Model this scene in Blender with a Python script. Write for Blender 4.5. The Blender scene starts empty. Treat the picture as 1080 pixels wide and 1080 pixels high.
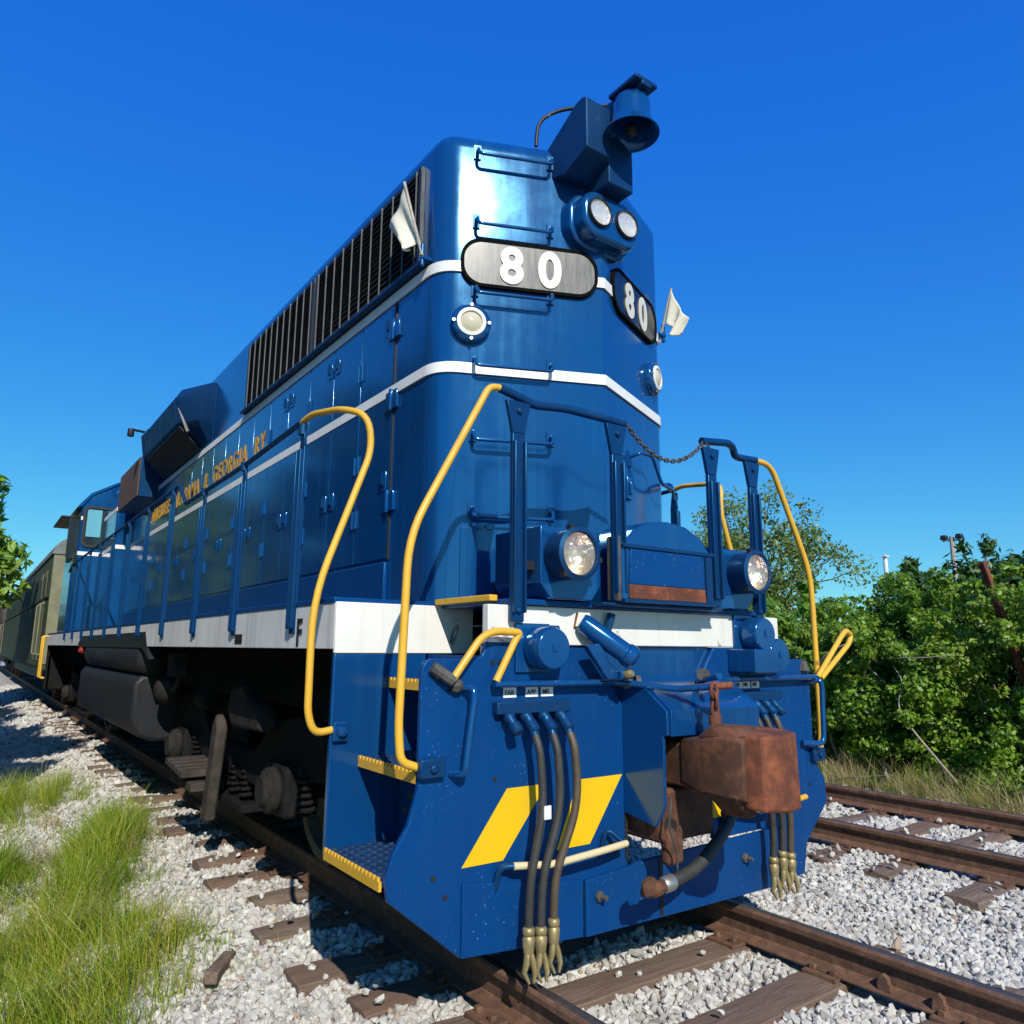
import bpy, math, random
import numpy as np
from mathutils import Vector, Matrix
random.seed(5); rng = np.random.default_rng(7)
C = bpy.context.scene.collection
SC = bpy.context.scene
R = math.radians

# ------------------------------------------------------------------ camera
cam = bpy.data.objects.new('camera', bpy.data.cameras.new('camera')); C.objects.link(cam)
cam.data.sensor_width = 36; cam.data.lens = 785.2 / 1080 * 36
cam.data.clip_start = .05; cam.data.clip_end = 4000
def aim(yaw, pitch, roll):
    a, b, c = R(yaw), R(pitch), R(roll)
    f = Vector((math.sin(a)*math.cos(b), math.cos(a)*math.cos(b), math.sin(b)))
    r = Vector((math.cos(a), -math.sin(a), 0)); u = r.cross(f)
    r2 = r*math.cos(c)+u*math.sin(c); u2 = u*math.cos(c)-r*math.sin(c)
    return Matrix((r2, u2, -f)).transposed()
cam.matrix_world = Matrix.Translation((-2.947, -2.841, 1.424)) @ aim(35.82, 10.38, .44).to_4x4()
SC.camera = cam
# ------------------------------------------------------------------ sky, sun, exposure
SUN_AZ, SUN_EL = R(180+20), R(36.5)
SKY_GRADE = ((.37, .86), (1.0, .755), (3.45, .24))
w = bpy.data.worlds.new('World'); SC.world = w; w.use_nodes = True
nt = w.node_tree; nt.nodes.clear()
sky = nt.nodes.new('ShaderNodeTexSky'); sky.sky_type = 'NISHITA'; sky.sun_disc = False
sky.sun_elevation = SUN_EL; sky.sun_rotation = SUN_AZ
sky.air_density = 1.0; sky.dust_density = .3; sky.ozone_density = 2.5; sky.altitude = 100
hs = nt.nodes.new('ShaderNodeHueSaturation'); hs.inputs['Saturation'].default_value = 1.35
bg = nt.nodes.new('ShaderNodeBackground'); bg.inputs['Strength'].default_value = .13
ow = nt.nodes.new('ShaderNodeOutputWorld')
nt.links.new(sky.outputs[0], hs.inputs['Color'])
sep = nt.nodes.new('ShaderNodeSeparateColor'); cmb = nt.nodes.new('ShaderNodeCombineColor'); nt.links.new(hs.outputs[0], sep.inputs[0])
for i, (k, e) in enumerate(SKY_GRADE):       # clear saturated late-summer blue
    p = nt.nodes.new('ShaderNodeMath'); p.operation = 'POWER'; p.inputs[1].default_value = e; nt.links.new(sep.outputs[i], p.inputs[0])
    q = nt.nodes.new('ShaderNodeMath'); q.operation = 'MULTIPLY'; q.inputs[1].default_value = k; nt.links.new(p.outputs[0], q.inputs[0]); nt.links.new(q.outputs[0], cmb.inputs[i])
nt.links.new(cmb.outputs[0], bg.inputs[0]); nt.links.new(bg.outputs[0], ow.inputs[0])
sd = Vector((math.sin(SUN_AZ)*math.cos(SUN_EL), math.cos(SUN_AZ)*math.cos(SUN_EL), math.sin(SUN_EL)))
sl = bpy.data.lights.new('sun', 'SUN'); sl.energy = 4.4; sl.angle = R(.53); sl.color = (1, .95, .86)
so = bpy.data.objects.new('sun', sl); C.objects.link(so); so.rotation_euler = sd.to_track_quat('Z', 'Y').to_euler(); so.location = (0, 0, 30)
SC.view_settings.view_transform = 'Standard'; SC.view_settings.look = 'None'
SC.view_settings.exposure = 0.32; SC.view_settings.gamma = 1

# ------------------------------------------------------------------ materials
MATS = {}
def nmat(name):
    m = bpy.data.materials.new(name); m.use_nodes = True; MATS[name] = m
    nt = m.node_tree; b = nt.nodes['Principled BSDF']; return m, nt, b
def N(nt, t, **kw):
    n = nt.nodes.new(t)
    for k, v in kw.items():
        if k in n.inputs: n.inputs[k].default_value = v
        else: setattr(n, k, v)
    return n
def ramp(nt, src, stops):
    r = nt.nodes.new('ShaderNodeValToRGB'); nt.links.new(src, r.inputs[0])
    e = r.color_ramp.elements
    while len(e) < len(stops): e.new(.5)
    for q, (p, c) in zip(e, stops): q.position = p; q.color = (*c, 1) if len(c) == 3 else c
    return r.outputs[0]
def g3(v): return (v, v, v)
def coords(nt, scale=(1, 1, 1)):
    tc = nt.nodes.new('ShaderNodeTexCoord'); mp = nt.nodes.new('ShaderNodeMapping')
    mp.inputs['Scale'].default_value = scale; nt.links.new(tc.outputs['Object'], mp.inputs[0]); return mp.outputs[0]
def noise(nt, scale, detail=5, rough=.6, vec=None, dist=0):
    n = N(nt, 'ShaderNodeTexNoise', Scale=scale, Detail=detail, Roughness=rough, Distortion=dist)
    nt.links.new(vec if vec else coords(nt), n.inputs['Vector']); return n.outputs[0]
def mix(nt, fac, a, b, blend='MIX'):
    m = nt.nodes.new('ShaderNodeMix'); m.data_type = 'RGBA'; m.blend_type = blend
    for s, v in ((0, fac), (6, a), (7, b)):
        if isinstance(v, (int, float)): m.inputs[s].default_value = v
        elif isinstance(v, tuple): m.inputs[s].default_value = (*v, 1)
        else: nt.links.new(v, m.inputs[s])
    return m.outputs[2]
def bump(nt, b, h, strength=.2, dist=.01):
    n = N(nt, 'ShaderNodeBump', Strength=strength, Distance=dist); nt.links.new(h, n.inputs['Height']); nt.links.new(n.outputs[0], b.inputs['Normal'])
def paint(name, col, rough=.25, worn=.25, dirtcol=(.12, .11, .10), streak=.3, rust=0., chip=0., wave=.06, coat=0, spec=0):
    """painted sheet metal: slight sheet waviness, rain streaks, dust, chips and rust spots"""
    m, nt, b = nmat(name)
    st = noise(nt, 1.0, 6, .6, coords(nt, (14, 14, .5)))
    big = noise(nt, 1.6, 4, .6)
    c0 = mix(nt, ramp(nt, big, [(.3, g3(0)), (.75, g3(1))]), col, tuple(x*.78+.004 for x in col))
    c1 = mix(nt, ramp(nt, st, [(.52, g3(0)), (.8, g3(streak))]), c0, dirtcol)
    fine = noise(nt, 9, 8, .7)
    c2 = mix(nt, ramp(nt, fine, [(.55, g3(0)), (.85, g3(worn))]), c1, dirtcol)
    if rust:
        rn = noise(nt, 5, 8, .75, None, .6)
        c2 = mix(nt, ramp(nt, rn, [(.66-rust*.12, g3(0)), (.70-rust*.1, g3(.85))]), c2, (.10, .032, .014))
    if chip:
        v = N(nt, 'ShaderNodeTexVoronoi', Scale=38.0); nt.links.new(coords(nt), v.inputs['Vector'])
        ck = mix(nt, 1.0, ramp(nt, v.outputs['Distance'], [(.04, g3(chip)), (.16, g3(0))]), ramp(nt, noise(nt, 2.6, 5, .7), [(.48, g3(0)), (.66, g3(1))]), 'MULTIPLY')
        c2 = mix(nt, ck, c2, (.42, .43, .44))
    nt.links.new(c2, b.inputs['Base Color'])
    rr = ramp(nt, mix(nt, .5, st, fine), [(.35, g3(rough*.8)), (.7, g3(min(1, rough*1.7)))])
    nt.links.new(rr, b.inputs['Roughness'])
    if spec: b.inputs['Specular Tint'].default_value = (.12, .55, 1, 1)
    if spec or name == 'tank': b.inputs['Specular IOR Level'].default_value = spec or .25
    b.inputs['Coat Weight'].default_value = coat; b.inputs['Coat Roughness'].default_value = .12
    if wave:
        bump(nt, b, noise(nt, 2.2, 3, .5), wave, .02)
    return m
def rustmat(name, a, bcol, rough=.8, sc=9):
    m, nt, b = nmat(name)
    n1 = noise(nt, sc, 9, .72, None, .4); n2 = noise(nt, sc*5, 6, .7)
    c = ramp(nt, n1, [(.25, tuple(x*.45 for x in a)), (.48, a), (.66, bcol), (.85, tuple(x*1.35 for x in bcol))])
    c = mix(nt, ramp(nt, n2, [(.4, g3(0)), (.8, g3(.5))]), c, tuple(x*.5 for x in a))
    nt.links.new(c, b.inputs['Base Color']); b.inputs['Roughness'].default_value = rough
    bump(nt, b, mix(nt, .5, n1, n2), .5, .006); return m
def plain(name, col, rough=.5, metal=0., var=.3, sc=12, bmp=.15, spec=.5):
    m, nt, b = nmat(name); b.inputs['Specular IOR Level'].default_value = spec
    n1 = noise(nt, sc, 7, .65)
    nt.links.new(ramp(nt, n1, [(.25, tuple(x*(1-var) for x in col)), (.75, tuple(min(1, x*(1+var)) for x in col))]), b.inputs['Base Color'])
    b.inputs['Roughness'].default_value = rough; b.inputs['Metallic'].default_value = metal
    if bmp: bump(nt, b, n1, bmp, .004)
    return m
BLUE = (.0012, .046, .168)
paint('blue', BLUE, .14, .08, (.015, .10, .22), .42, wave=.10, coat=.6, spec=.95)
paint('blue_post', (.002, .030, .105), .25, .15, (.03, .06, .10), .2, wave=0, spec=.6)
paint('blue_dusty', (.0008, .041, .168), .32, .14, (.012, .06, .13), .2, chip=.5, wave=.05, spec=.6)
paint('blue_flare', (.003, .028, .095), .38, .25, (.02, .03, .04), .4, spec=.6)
paint('white', (.74, .72, .66), .4, .25, (.36, .31, .22), .34, rust=.36, wave=.03)
paint('white_side', (.66, .65, .62), .45, .35, (.28, .27, .26), .8, wave=.03)
paint('stripe', (.80, .79, .75), .35, .15, (.4, .4, .36), .3, wave=0)
paint('yellow', (.70, .39, .03), .4, .25, (.30, .13, .03), .25, rust=.32, wave=0)
paint('yellow_stripe', (.78, .47, .0), .4, .12, (.35, .25, .05), .15, wave=.03)
paint('cream', (.62, .52, .30), .5, .25, (.3, .22, .1), .4, rust=.3, wave=0)
paint('gold', (.60, .33, .03), .4, .2, (.3, .2, .06), .3, wave=0)
plain('black', (.012, .013, .015), .45); plain('dark_iron', (.009, .009, .009), .8, 0, .6, 12, .15, .12)
plain('pitch', (.005, .005, .005), .95, 0, .3, 12, .1, .05)
plain('dusty_iron', (.022, .020, .018), .85, 0, .7, 9, .4, .15)
plain('wood_dark', (.05, .042, .036), .9, 0, .5, 9, .5, .1)
plain('grease_iron', (.06, .057, .05), .7, 0, .6, 10, .4)
paint('tank', (.014, .015, .018), .5, .5, (.05, .043, .034), .12, spec=.0)
plain('rubber', (.030, .029, .026), .6, 0, .35, 20)
plain('hose_brown', (.065, .047, .028), .55, 0, .4, 20)
plain('brass', (.30, .235, .11), .5, .5, .35, 30, .3)
plain('steel', (.42, .40, .36), .35, .8, .3, 25)
plain('wood', (.17, .13, .10), .9, 0, .5, 9, .5)
rustmat('rust', (.115, .032, .013), (.26, .070, .024)); rustmat('rust_dark', (.070, .026, .012), (.17, .060, .024))
rustmat('rail_rust', (.12, .060, .036), (.20, .105, .06), .75, 14)
plain('rail_top', (.16, .13, .11), .38, .7, .35, 30, .1)
plain('grille', (.05, .05, .052), .6); plain('bar', (.13, .13, .13), .45, .4)
plain('digit', (.56, .545, .46), .45, 0, .08); plain('letter_black', (.012, .012, .014), .5)
plain('flag', (.70, .66, .52), .9, 0, .10, 30, .3); plain('pole_white', (.55, .57, .58), .6)
plain('brown_panel', (.10, .055, .035), .7, 0, .25); plain('paper', (.75, .74, .70), .7, 0, .1)
plain('reddish', (.30, .02, .015), .4); plain('pole_wood', (.34, .30, .25), .9)
plain('coach_red', (.10, .03, .022), .5, 0, .3); plain('coach_cream', (.17, .17, .10), .6, 0, .25, 5)
paint('coach_green', (.026, .044, .009), .55, .35, (.07, .075, .035), .5)
paint('coach_grey', (.042, .072, .034), .55, .35, (.08, .085, .06), .6); plain('coach_roof', (.13, .145, .13), .6, 0, .3, 5)
m, nt, b = nmat('board_glass_sheen'); b.inputs['Base Color'].default_value = (.06, .058, .06, 1); b.inputs['Roughness'].default_value = .22
nt.links.new(ramp(nt, noise(nt, 5, 6, .7, coords(nt, (8, 8, 1))), [(.3, (.09, .085, .08)), (.8, (.27, .25, .22))]), b.inputs['Base Color'])  # reflection in the dark board glass painted into its colour as brown-grey streaks
m, nt, b = nmat('board_navy'); b.inputs['Base Color'].default_value = (.006, .008, .016, 1); b.inputs['Roughness'].default_value = .2
m, nt, b = nmat('lens'); tb = nt.nodes.new('ShaderNodeBsdfTransparent'); gb_ = nt.nodes.new('ShaderNodeBsdfGlossy'); gb_.inputs['Roughness'].default_value = .04; ms = nt.nodes.new('ShaderNodeMixShader'); ms.inputs[0].default_value = .14
nt.links.new(tb.outputs[0], ms.inputs[1]); nt.links.new(gb_.outputs[0], ms.inputs[2]); nt.links.new(ms.outputs[0], nt.nodes['Material Output'].inputs[0])
m, nt, b = nmat('reflector'); b.inputs['Base Color'].default_value = (.90, .76, .58, 1); b.inputs['Metallic'].default_value = .9; b.inputs['Roughness'].default_value = .33
bump(nt, b, noise(nt, 22, 2, .5), .6, .02)
m, nt, b = nmat('bulb_reflector'); b.inputs['Base Color'].default_value = (.85, .80, .72, 1); b.inputs['Metallic'].default_value = .35; b.inputs['Roughness'].default_value = .35; bump(nt, b, noise(nt, 30, 2, .5), .5, .02)
m, nt, b = nmat('lens_frost'); b.inputs['Base Color'].default_value = (.50, .45, .33, 1); b.inputs['Roughness'].default_value = .15
m, nt, b = nmat('window_glass'); b.inputs['Base Color'].default_value = (.02, .03, .035, 1); b.inputs['Roughness'].default_value = .04
m, nt, b = nmat('coach_pane'); b.inputs['Base Color'].default_value = (.035, .04, .04, 1); b.inputs['Roughness'].default_value = .55; b.inputs['Specular IOR Level'].default_value = .15
m, nt, b = nmat('panel_blue'); b.inputs['Base Color'].default_value = (.12, .36, .46, 1); b.inputs['Roughness'].default_value = .08
plain('tread', (.012, .045, .12), .5, .3, .4, 15)
def leafmat(name, dark, light, tr=.35, dry=None):
    m, nt, b = nmat(name)
    oi = nt.nodes.new('ShaderNodeAttribute'); oi.attribute_name = 'tint'
    st = [(0, dark), (.75, light)]
    if dry: st = [(0, dark), (.5, light), (.78, tuple((p+q)/2 for p, q in zip(light, dry))), (1., dry)]
    col = ramp(nt, oi.outputs['Fac'], st)
    nt.links.new(col, b.inputs['Base Color']); b.inputs['Roughness'].default_value = .42
    t = nt.nodes.new('ShaderNodeBsdfTranslucent'); mx = nt.nodes.new('ShaderNodeMixShader'); mx.inputs[0].default_value = tr
    nt.links.new(mix(nt, 1.0, col, (1.15, 1.3, .5), 'MULTIPLY'), t.inputs[0])
    o = nt.nodes['Material Output']; nt.links.new(b.outputs[0], mx.inputs[1]); nt.links.new(t.outputs[0], mx.inputs[2]); nt.links.new(mx.outputs[0], o.inputs[0])
    return m
leafmat('leaf_vine', (.020, .066, .006), (.20, .35, .028), .40, (.22, .24, .05))
leafmat('leaf_lime', (.06, .14, .012), (.19, .33, .04), .42)
leafmat('leaf_pale', (.075, .12, .022), (.20, .26, .06), .4)
leafmat('leaf_conifer', (.016, .050, .012), (.06, .13, .026), .22)
leafmat('leaf_dark', (.020, .045, .010), (.055, .095, .020), .3)
leafmat('grass', (.050, .12, .006), (.21, .31, .014), .42, (.46, .38, .07))
leafmat('dry_grass', (.20, .16, .07), (.42, .34, .17), .3)
plain('bark', (.12, .095, .07), .9, 0, .4, 14, .5); plain('twig', (.30, .26, .21), .9, 0, .3)
# stones, coloured one by one through the 'tint' attribute
m, nt, b = nmat('stone')
at = nt.nodes.new('ShaderNodeAttribute'); at.attribute_name = 'tint'
c = ramp(nt, at.outputs['Fac'], [(0, (.20, .185, .165)), (.18, (.34, .325, .295)), (.5, (.46, .44, .40)), (.90, (.58, .56, .51)), (.94, (.40, .31, .22)), (1, (.26, .16, .11))])
sn = noise(nt, 40, 6, .7); c = mix(nt, ramp(nt, sn, [(.4, g3(0)), (.85, g3(.4))]), c, (.26, .24, .21))
c = mix(nt, ramp(nt, noise(nt, .9, 6, .7), [(.50, g3(0)), (.72, g3(.5))]), c, (.27, .22, .165))
nt.links.new(c, b.inputs['Base Color']); b.inputs['Roughness'].default_value = .9
# ground under and between the stones
m, nt, b = nmat('ground')
v = N(nt, 'ShaderNodeTexVoronoi', Scale=19.0); v.feature = 'F1'; nt.links.new(coords(nt), v.inputs['Vector'])
vs = nt.nodes.new('ShaderNodeSeparateColor'); nt.links.new(v.outputs['Color'], vs.inputs[0])
c = ramp(nt, vs.outputs[0], [(0, (.30, .285, .26)), (.5, (.46, .44, .405)), (1, (.58, .56, .52))])
c = mix(nt, ramp(nt, v.outputs['Distance'], [(.35, g3(0)), (.75, g3(.75))]), c, (.10, .09, .08))
soil = ramp(nt, noise(nt, .55, 5, .6), [(.5, g3(0)), (.66, g3(.6))])
at = nt.nodes.new('ShaderNodeAttribute'); at.attribute_name = 'turf'
tn = noise(nt, 6, 8, .7)
turf = ramp(nt, tn, [(.3, (.03, .055, .012)), (.55, (.07, .10, .022)), (.75, (.17, .14, .06))])
c = mix(nt, at.outputs['Fac'], mix(nt, soil, c, (.26, .21, .155)), turf)
nt.links.new(c, b.inputs['Base Color']); b.inputs['Roughness'].default_value = .95
bump(nt, b, v.outputs['Distance'], -.9, .035)
m, nt, b = nmat('tie')
oi = nt.nodes.new('ShaderNodeObjectInfo'); cc_ = coords(nt, (1.2, 9, 9)); va = nt.nodes.new('ShaderNodeVectorMath'); va.operation = 'ADD'
vm = nt.nodes.new('ShaderNodeMath'); vm.operation = 'MULTIPLY'; vm.inputs[1].default_value = 60; nt.links.new(oi.outputs['Random'], vm.inputs[0]); nt.links.new(cc_, va.inputs[0]); nt.links.new(vm.outputs[0], va.inputs[1])
n1 = noise(nt, 4, 8, .7, va.outputs[0]); n2 = noise(nt, 2, 4, .6)
c = ramp(nt, n1, [(.25, (.035, .025, .018)), (.46, (.13, .098, .072)), (.75, (.30, .25, .19))])
oi = nt.nodes.new('ShaderNodeObjectInfo')
c = mix(nt, mix(nt, .5, n2, oi.outputs['Random']), c, (.14, .075, .048))
nt.links.new(c, b.inputs['Base Color']); b.inputs['Roughness'].default_value = .92; bump(nt, b, n1, .8, .012)

# ------------------------------------------------------------------ mesh helpers
def hull(q, pts):
    import bmesh
    bm = bmesh.new()
    for p in pts: bm.verts.new(p)
    r = bmesh.ops.convex_hull(bm, input=bm.verts); bmesh.ops.delete(bm, geom=list({g for g in r['geom_interior'] if isinstance(g, bmesh.types.BMVert)}), context='VERTS')
    bmesh.ops.dissolve_limit(bm, angle_limit=R(3), verts=bm.verts, edges=bm.edges); bm.normal_update(); bm.verts.index_update()
    q.add([v.co[:] for v in bm.verts], [[v.index for v in f.verts] for f in bm.faces]); bm.free(); return q
class M:
    def __init__(s): s.v = []; s.f = []; s.mi = []; s.cur = 0
    def add(s, vs, fs):
        o = len(s.v); s.v += [tuple(p) for p in vs]; s.f += [tuple(o+i for i in f) for f in fs]; s.mi += [s.cur]*len(fs); return s
    def box(s, x0, x1, y0, y1, z0, z1):
        return s.add([(x, y, z) for x in (x0, x1) for y in (y0, y1) for z in (z0, z1)],
                     [(0, 1, 3, 2), (4, 6, 7, 5), (0, 4, 5, 1), (2, 3, 7, 6), (0, 2, 6, 4), (1, 5, 7, 3)])
    def prism(s, pts, ax, a, b):
        n = len(pts)
        def q(p, t): return {'x': (t, p[0], p[1]), 'y': (p[0], t, p[1]), 'z': (p[0], p[1], t)}[ax]
        area = sum(pts[i][0]*pts[(i+1) % n][1]-pts[(i+1) % n][0]*pts[i][1] for i in range(n))
        fl = (area > 0) == (ax == 'y')      # which way round the caps face outwards
        vs = [q(p, a) for p in pts]+[q(p, b) for p in pts]
        if a > b: fl = not fl
        fs = [tuple(range(n))[::-1], tuple(range(n, 2*n))]+[(i, (i+1) % n, (i+1) % n+n, i+n) for i in range(n)]
        if fl: fs = [f[::-1] for f in fs]
        return s.add(vs, fs)
    def tube(s, path, r, n=10, closed=False, flat=1.):
        P = [Vector(p) for p in path]; k = len(P); up = None; vs = []
        for i in range(k):
            a = P[i-1] if (i > 0 or closed) else P[i]; b = P[(i+1) % k] if (i < k-1 or closed) else P[i]
            t = (b-a).normalized()
            if up is None:
                up = t.cross(Vector((0, 0, 1))) if abs(t.z) < .9 else t.cross(Vector((1, 0, 0)))
            up = (up-t*up.dot(t)).normalized(); bi = t.cross(up)
            rr = r[i] if isinstance(r, (list, tuple)) else r
            vs += [P[i]+(up*math.cos(2*math.pi*j/n)+bi*math.sin(2*math.pi*j/n)*flat)*rr for j in range(n)]
        fs = []
        for i in range(k if closed else k-1):
            a, b = i*n, ((i+1) % k)*n
            fs += [(a+j, a+(j+1) % n, b+(j+1) % n, b+j) for j in range(n)]
        if not closed: fs += [tuple(range(n))[::-1], tuple(range((k-1)*n, k*n))]
        return s.add(vs, fs)
    def lathe(s, prof, o, d, n=20, cap=True):
        d = Vector(d).normalized(); u = d.cross(Vector((0, 0, 1))) if abs(d.z) < .9 else Vector((1, 0, 0)); u.normalize(); w_ = d.cross(u); o = Vector(o)
        vs = [o+d*h+(u*math.cos(2*math.pi*j/n)+w_*math.sin(2*math.pi*j/n))*max(r, 1e-4) for r, h in prof for j in range(n)]
        fs = [(i*n+j, i*n+(j+1) % n, (i+1)*n+(j+1) % n, (i+1)*n+j) for i in range(len(prof)-1) for j in range(n)]
        if cap: fs += [tuple(range(n))[::-1], tuple(range((len(prof)-1)*n, len(prof)*n))]
        return s.add(vs, fs)
    def map(s, fn, start=0): s.v[start:] = [tuple(fn(*p)) for p in s.v[start:]]; return s
    def build(s, name, mat, parent=None, bevel=0, smooth=35, seg=2, off=(0, 0, 0)):
        me = bpy.data.meshes.new(name); me.from_pydata(s.v, [], s.f)
        for mm in (mat if isinstance(mat, (list, tuple)) else [mat]): me.materials.append(MATS[mm])
        if any(s.mi): me.polygons.foreach_set('material_index', s.mi)
        me.polygons.foreach_set('use_smooth', [True]*len(me.polygons)); me.set_sharp_from_angle(angle=R(smooth)); me.update()
        o = bpy.data.objects.new(name, me); C.objects.link(o)
        if parent: o.parent = parent
        if bevel:
            md = o.modifiers.new('bevel', 'BEVEL'); md.width = bevel; md.segments = seg; md.limit_method = 'ANGLE'; md.angle_limit = R(32); md.harden_normals = False
        return o
def fillet(pts, r, seg=5):
    P = [Vector(p) for p in pts]; out = [P[0]]
    for i in range(1, len(P)-1):
        a, b, c = P[i-1], P[i], P[i+1]; rr = r[i-1] if isinstance(r, (list, tuple)) else r
        d1 = (a-b); d2 = (c-b); t = min(rr, d1.length*.49, d2.length*.49); p0 = b+d1.normalized()*t; p2 = b+d2.normalized()*t
        for k in range(seg+1):
            q = k/seg; out.append(p0*(1-q)**2+b*2*q*(1-q)+p2*q*q)
    return out+[P[-1]]
def thing(name, label, cat, loc=(0, 0, 0), group=None):
    o = bpy.data.objects.new(name, None); C.objects.link(o); o.location = loc; o.empty_display_size = .2
    return tag(o, label, cat, group)
def tag(o, label=None, cat=None, group=None, kind=None):
    for k, v in (('label', label), ('category', cat), ('group', group), ('kind', kind)):
        if v: o[k] = v
    return o
def text_mesh(txt, size, bold=.0, depth=.004, sx=1., spacing=1.):
    cu = bpy.data.curves.new('t', 'FONT'); cu.body = txt; cu.size = size; cu.extrude = depth; cu.offset = bold; cu.space_character = spacing; cu.resolution_u = 6
    ob = bpy.data.objects.new('t', cu); me = bpy.data.meshes.new_from_object(ob)
    q = M(); q.add([(v.co.x*sx, v.co.y, v.co.z) for v in me.vertices], [tuple(p.vertices) for p in me.polygons])
    bpy.data.objects.remove(ob); bpy.data.curves.remove(cu); bpy.data.meshes.remove(me)
    return q
def big_mesh(name, verts, k, nv, mat, tint=None, smooth=False):
    """verts (n*nv,3) with faces given for one element in k (list of tuples), repeated"""
    n = len(verts)//nv; k = np.array(k); fv = k.shape[1]
    idx = (k[None]+(np.arange(n)*nv)[:, None, None]).reshape(-1)
    me = bpy.data.meshes.new(name); me.vertices.add(len(verts)); me.vertices.foreach_set('co', np.ascontiguousarray(verts, dtype=np.float32).ravel())
    nf = n*len(k); me.loops.add(nf*fv); me.loops.foreach_set('vertex_index', idx.astype(np.int32))
    me.polygons.add(nf); me.polygons.foreach_set('loop_start', (np.arange(nf)*fv).astype(np.int32))
    me.polygons.foreach_set('use_smooth', np.full(nf, smooth)); me.update(calc_edges=True)
    if tint is not None:
        a = me.attributes.new('tint', 'FLOAT', 'POINT'); a.data.foreach_set('value', np.repeat(tint, nv).astype(np.float32))
    me.materials.append(MATS[mat]); o = bpy.data.objects.new(name, me); C.objects.link(o); return o

# ================================================================== GROUND
TX2 = 4.04; RG = .80
def sm(a, b, x): t = np.clip((x-a)/(b-a), 0, 1); return t*t*(3-2*t)
def gh(x, y):
    x = np.asarray(x, float); y = np.asarray(y, float)
    z = -.215+0*x
    z = z-.20*sm(-1.15, -2.4, x)-.12*sm(-2.4, -5, x)               # shoulder on the left
    z = z-.07*sm(1.2, 1.9, x)*(1-sm(2.2, 2.9, x))                   # shallow dip between the tracks
    z = z-.10*sm(5.4, 6.2, x)
    z = z+.018*np.sin(x*5.1+y*1.7)*np.sin(y*3.3-x*1.1)+.014*np.sin(x*9+2*y)*np.sin(y*7.1)
    z = z+.05*np.sin(x*1.3+1)*np.sin(y*.9)*sm(-1.6, -2.6, x)
    return z
def axis(lo, hi, step, far): 
    a = list(np.arange(lo, hi, step)); s = step
    while a[-1] < far: s *= 1.35; a.append(a[-1]+s)
    s = step
    while a[0] > -far: s *= 1.35; a.insert(0, a[0]-s)
    return np.array(a)
gx, gy = axis(-6, 8, .10, 1500), axis(-4, 22, .12, 1500)
X, Y = np.meshgrid(gx, gy); Z = gh(X, Y); Z = np.where((np.abs(X) > 60) | (np.abs(Y) > 120), -.4, Z)
nx, ny = len(gx), len(gy)
ii = np.arange(nx*ny).reshape(ny, nx); quads = np.stack([ii[:-1, :-1], ii[:-1, 1:], ii[1:, 1:], ii[1:, :-1]], -1).reshape(-1, 4)
me = bpy.data.meshes.new('ground'); me.vertices.add(nx*ny); me.vertices.foreach_set('co', np.stack([X, Y, Z], -1).astype(np.float32).ravel())
me.loops.add(quads.size); me.loops.foreach_set('vertex_index', quads.ravel().astype(np.int32)); me.polygons.add(len(quads)); me.polygons.foreach_set('loop_start', (np.arange(len(quads))*4).astype(np.int32)); me.polygons.foreach_set('use_smooth', [True]*len(quads)); me.update(calc_edges=True)
at = me.attributes.new('turf', 'FLOAT', 'POINT')
turf = np.maximum(sm(6.1, 6.8, X), sm(-5.2, -7.5, X)); at.data.foreach_set('value', turf.astype(np.float32).ravel())
me.materials.append(MATS['ground']); og = bpy.data.objects.new('ground', me); C.objects.link(og); tag(og, kind='structure')

# ------------------------------------------------------------------ rails, ties
def rail(cx, y0, y1, label):
    t = thing('rail', label, 'rail', (cx, y0, -.17), 'rails of the two tracks')
    prof = [(-.07, 0), (.07, 0), (.07, .012), (.012, .035), (.009, .12), (.036, .132), (.036, .158), (.026, .17), (-.026, .17), (-.036, .158), (-.036, .132), (-.009, .12), (-.012, .035), (-.07, .012)]
    L = y1-y0
    M().prism(prof, 'y', 0, L).build('rail_body', 'rail_rust', t, .002)
    M().prism([(-.024, .1702), (.024, .1702), (.022, .1715), (-.022, .1715)], 'y', 0, L).build('running_surface', 'rail_top', t)
    return t
rail(-RG, -7, 90, 'rusty rail of the near track under the left side of the blue locomotive')
r2 = rail(RG, -7, 90, 'rusty rail of the near track coming out under the right front of the locomotive')
rail(TX2-RG, -7, 90, 'rusty rail of the second track nearer to the locomotive')
rail(TX2+RG, -7, 90, 'rusty rail of the second track along the foot of the hedge')
def anchor(x, y, s):
    q = M(); q.box(-.018, .018, -.05, .05, -.02, .05); q.prism([(-.05, -.02), (.05, -.02), (.035, .09), (0, .115), (-.035, .09)], 'x', -.02, .02)
    q.map(lambda a, b_, c: (x+s*.045+a*.7, y+7+b_*.62, .02+c*.62)); return q
for yy in (-.75, -1.0): anchor(0, yy, -1).build('rail_anchor', 'rail_rust', r2)
TIE_GROUP = 'wooden railway ties in the gravel'
tie_mesh = {}
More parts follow.
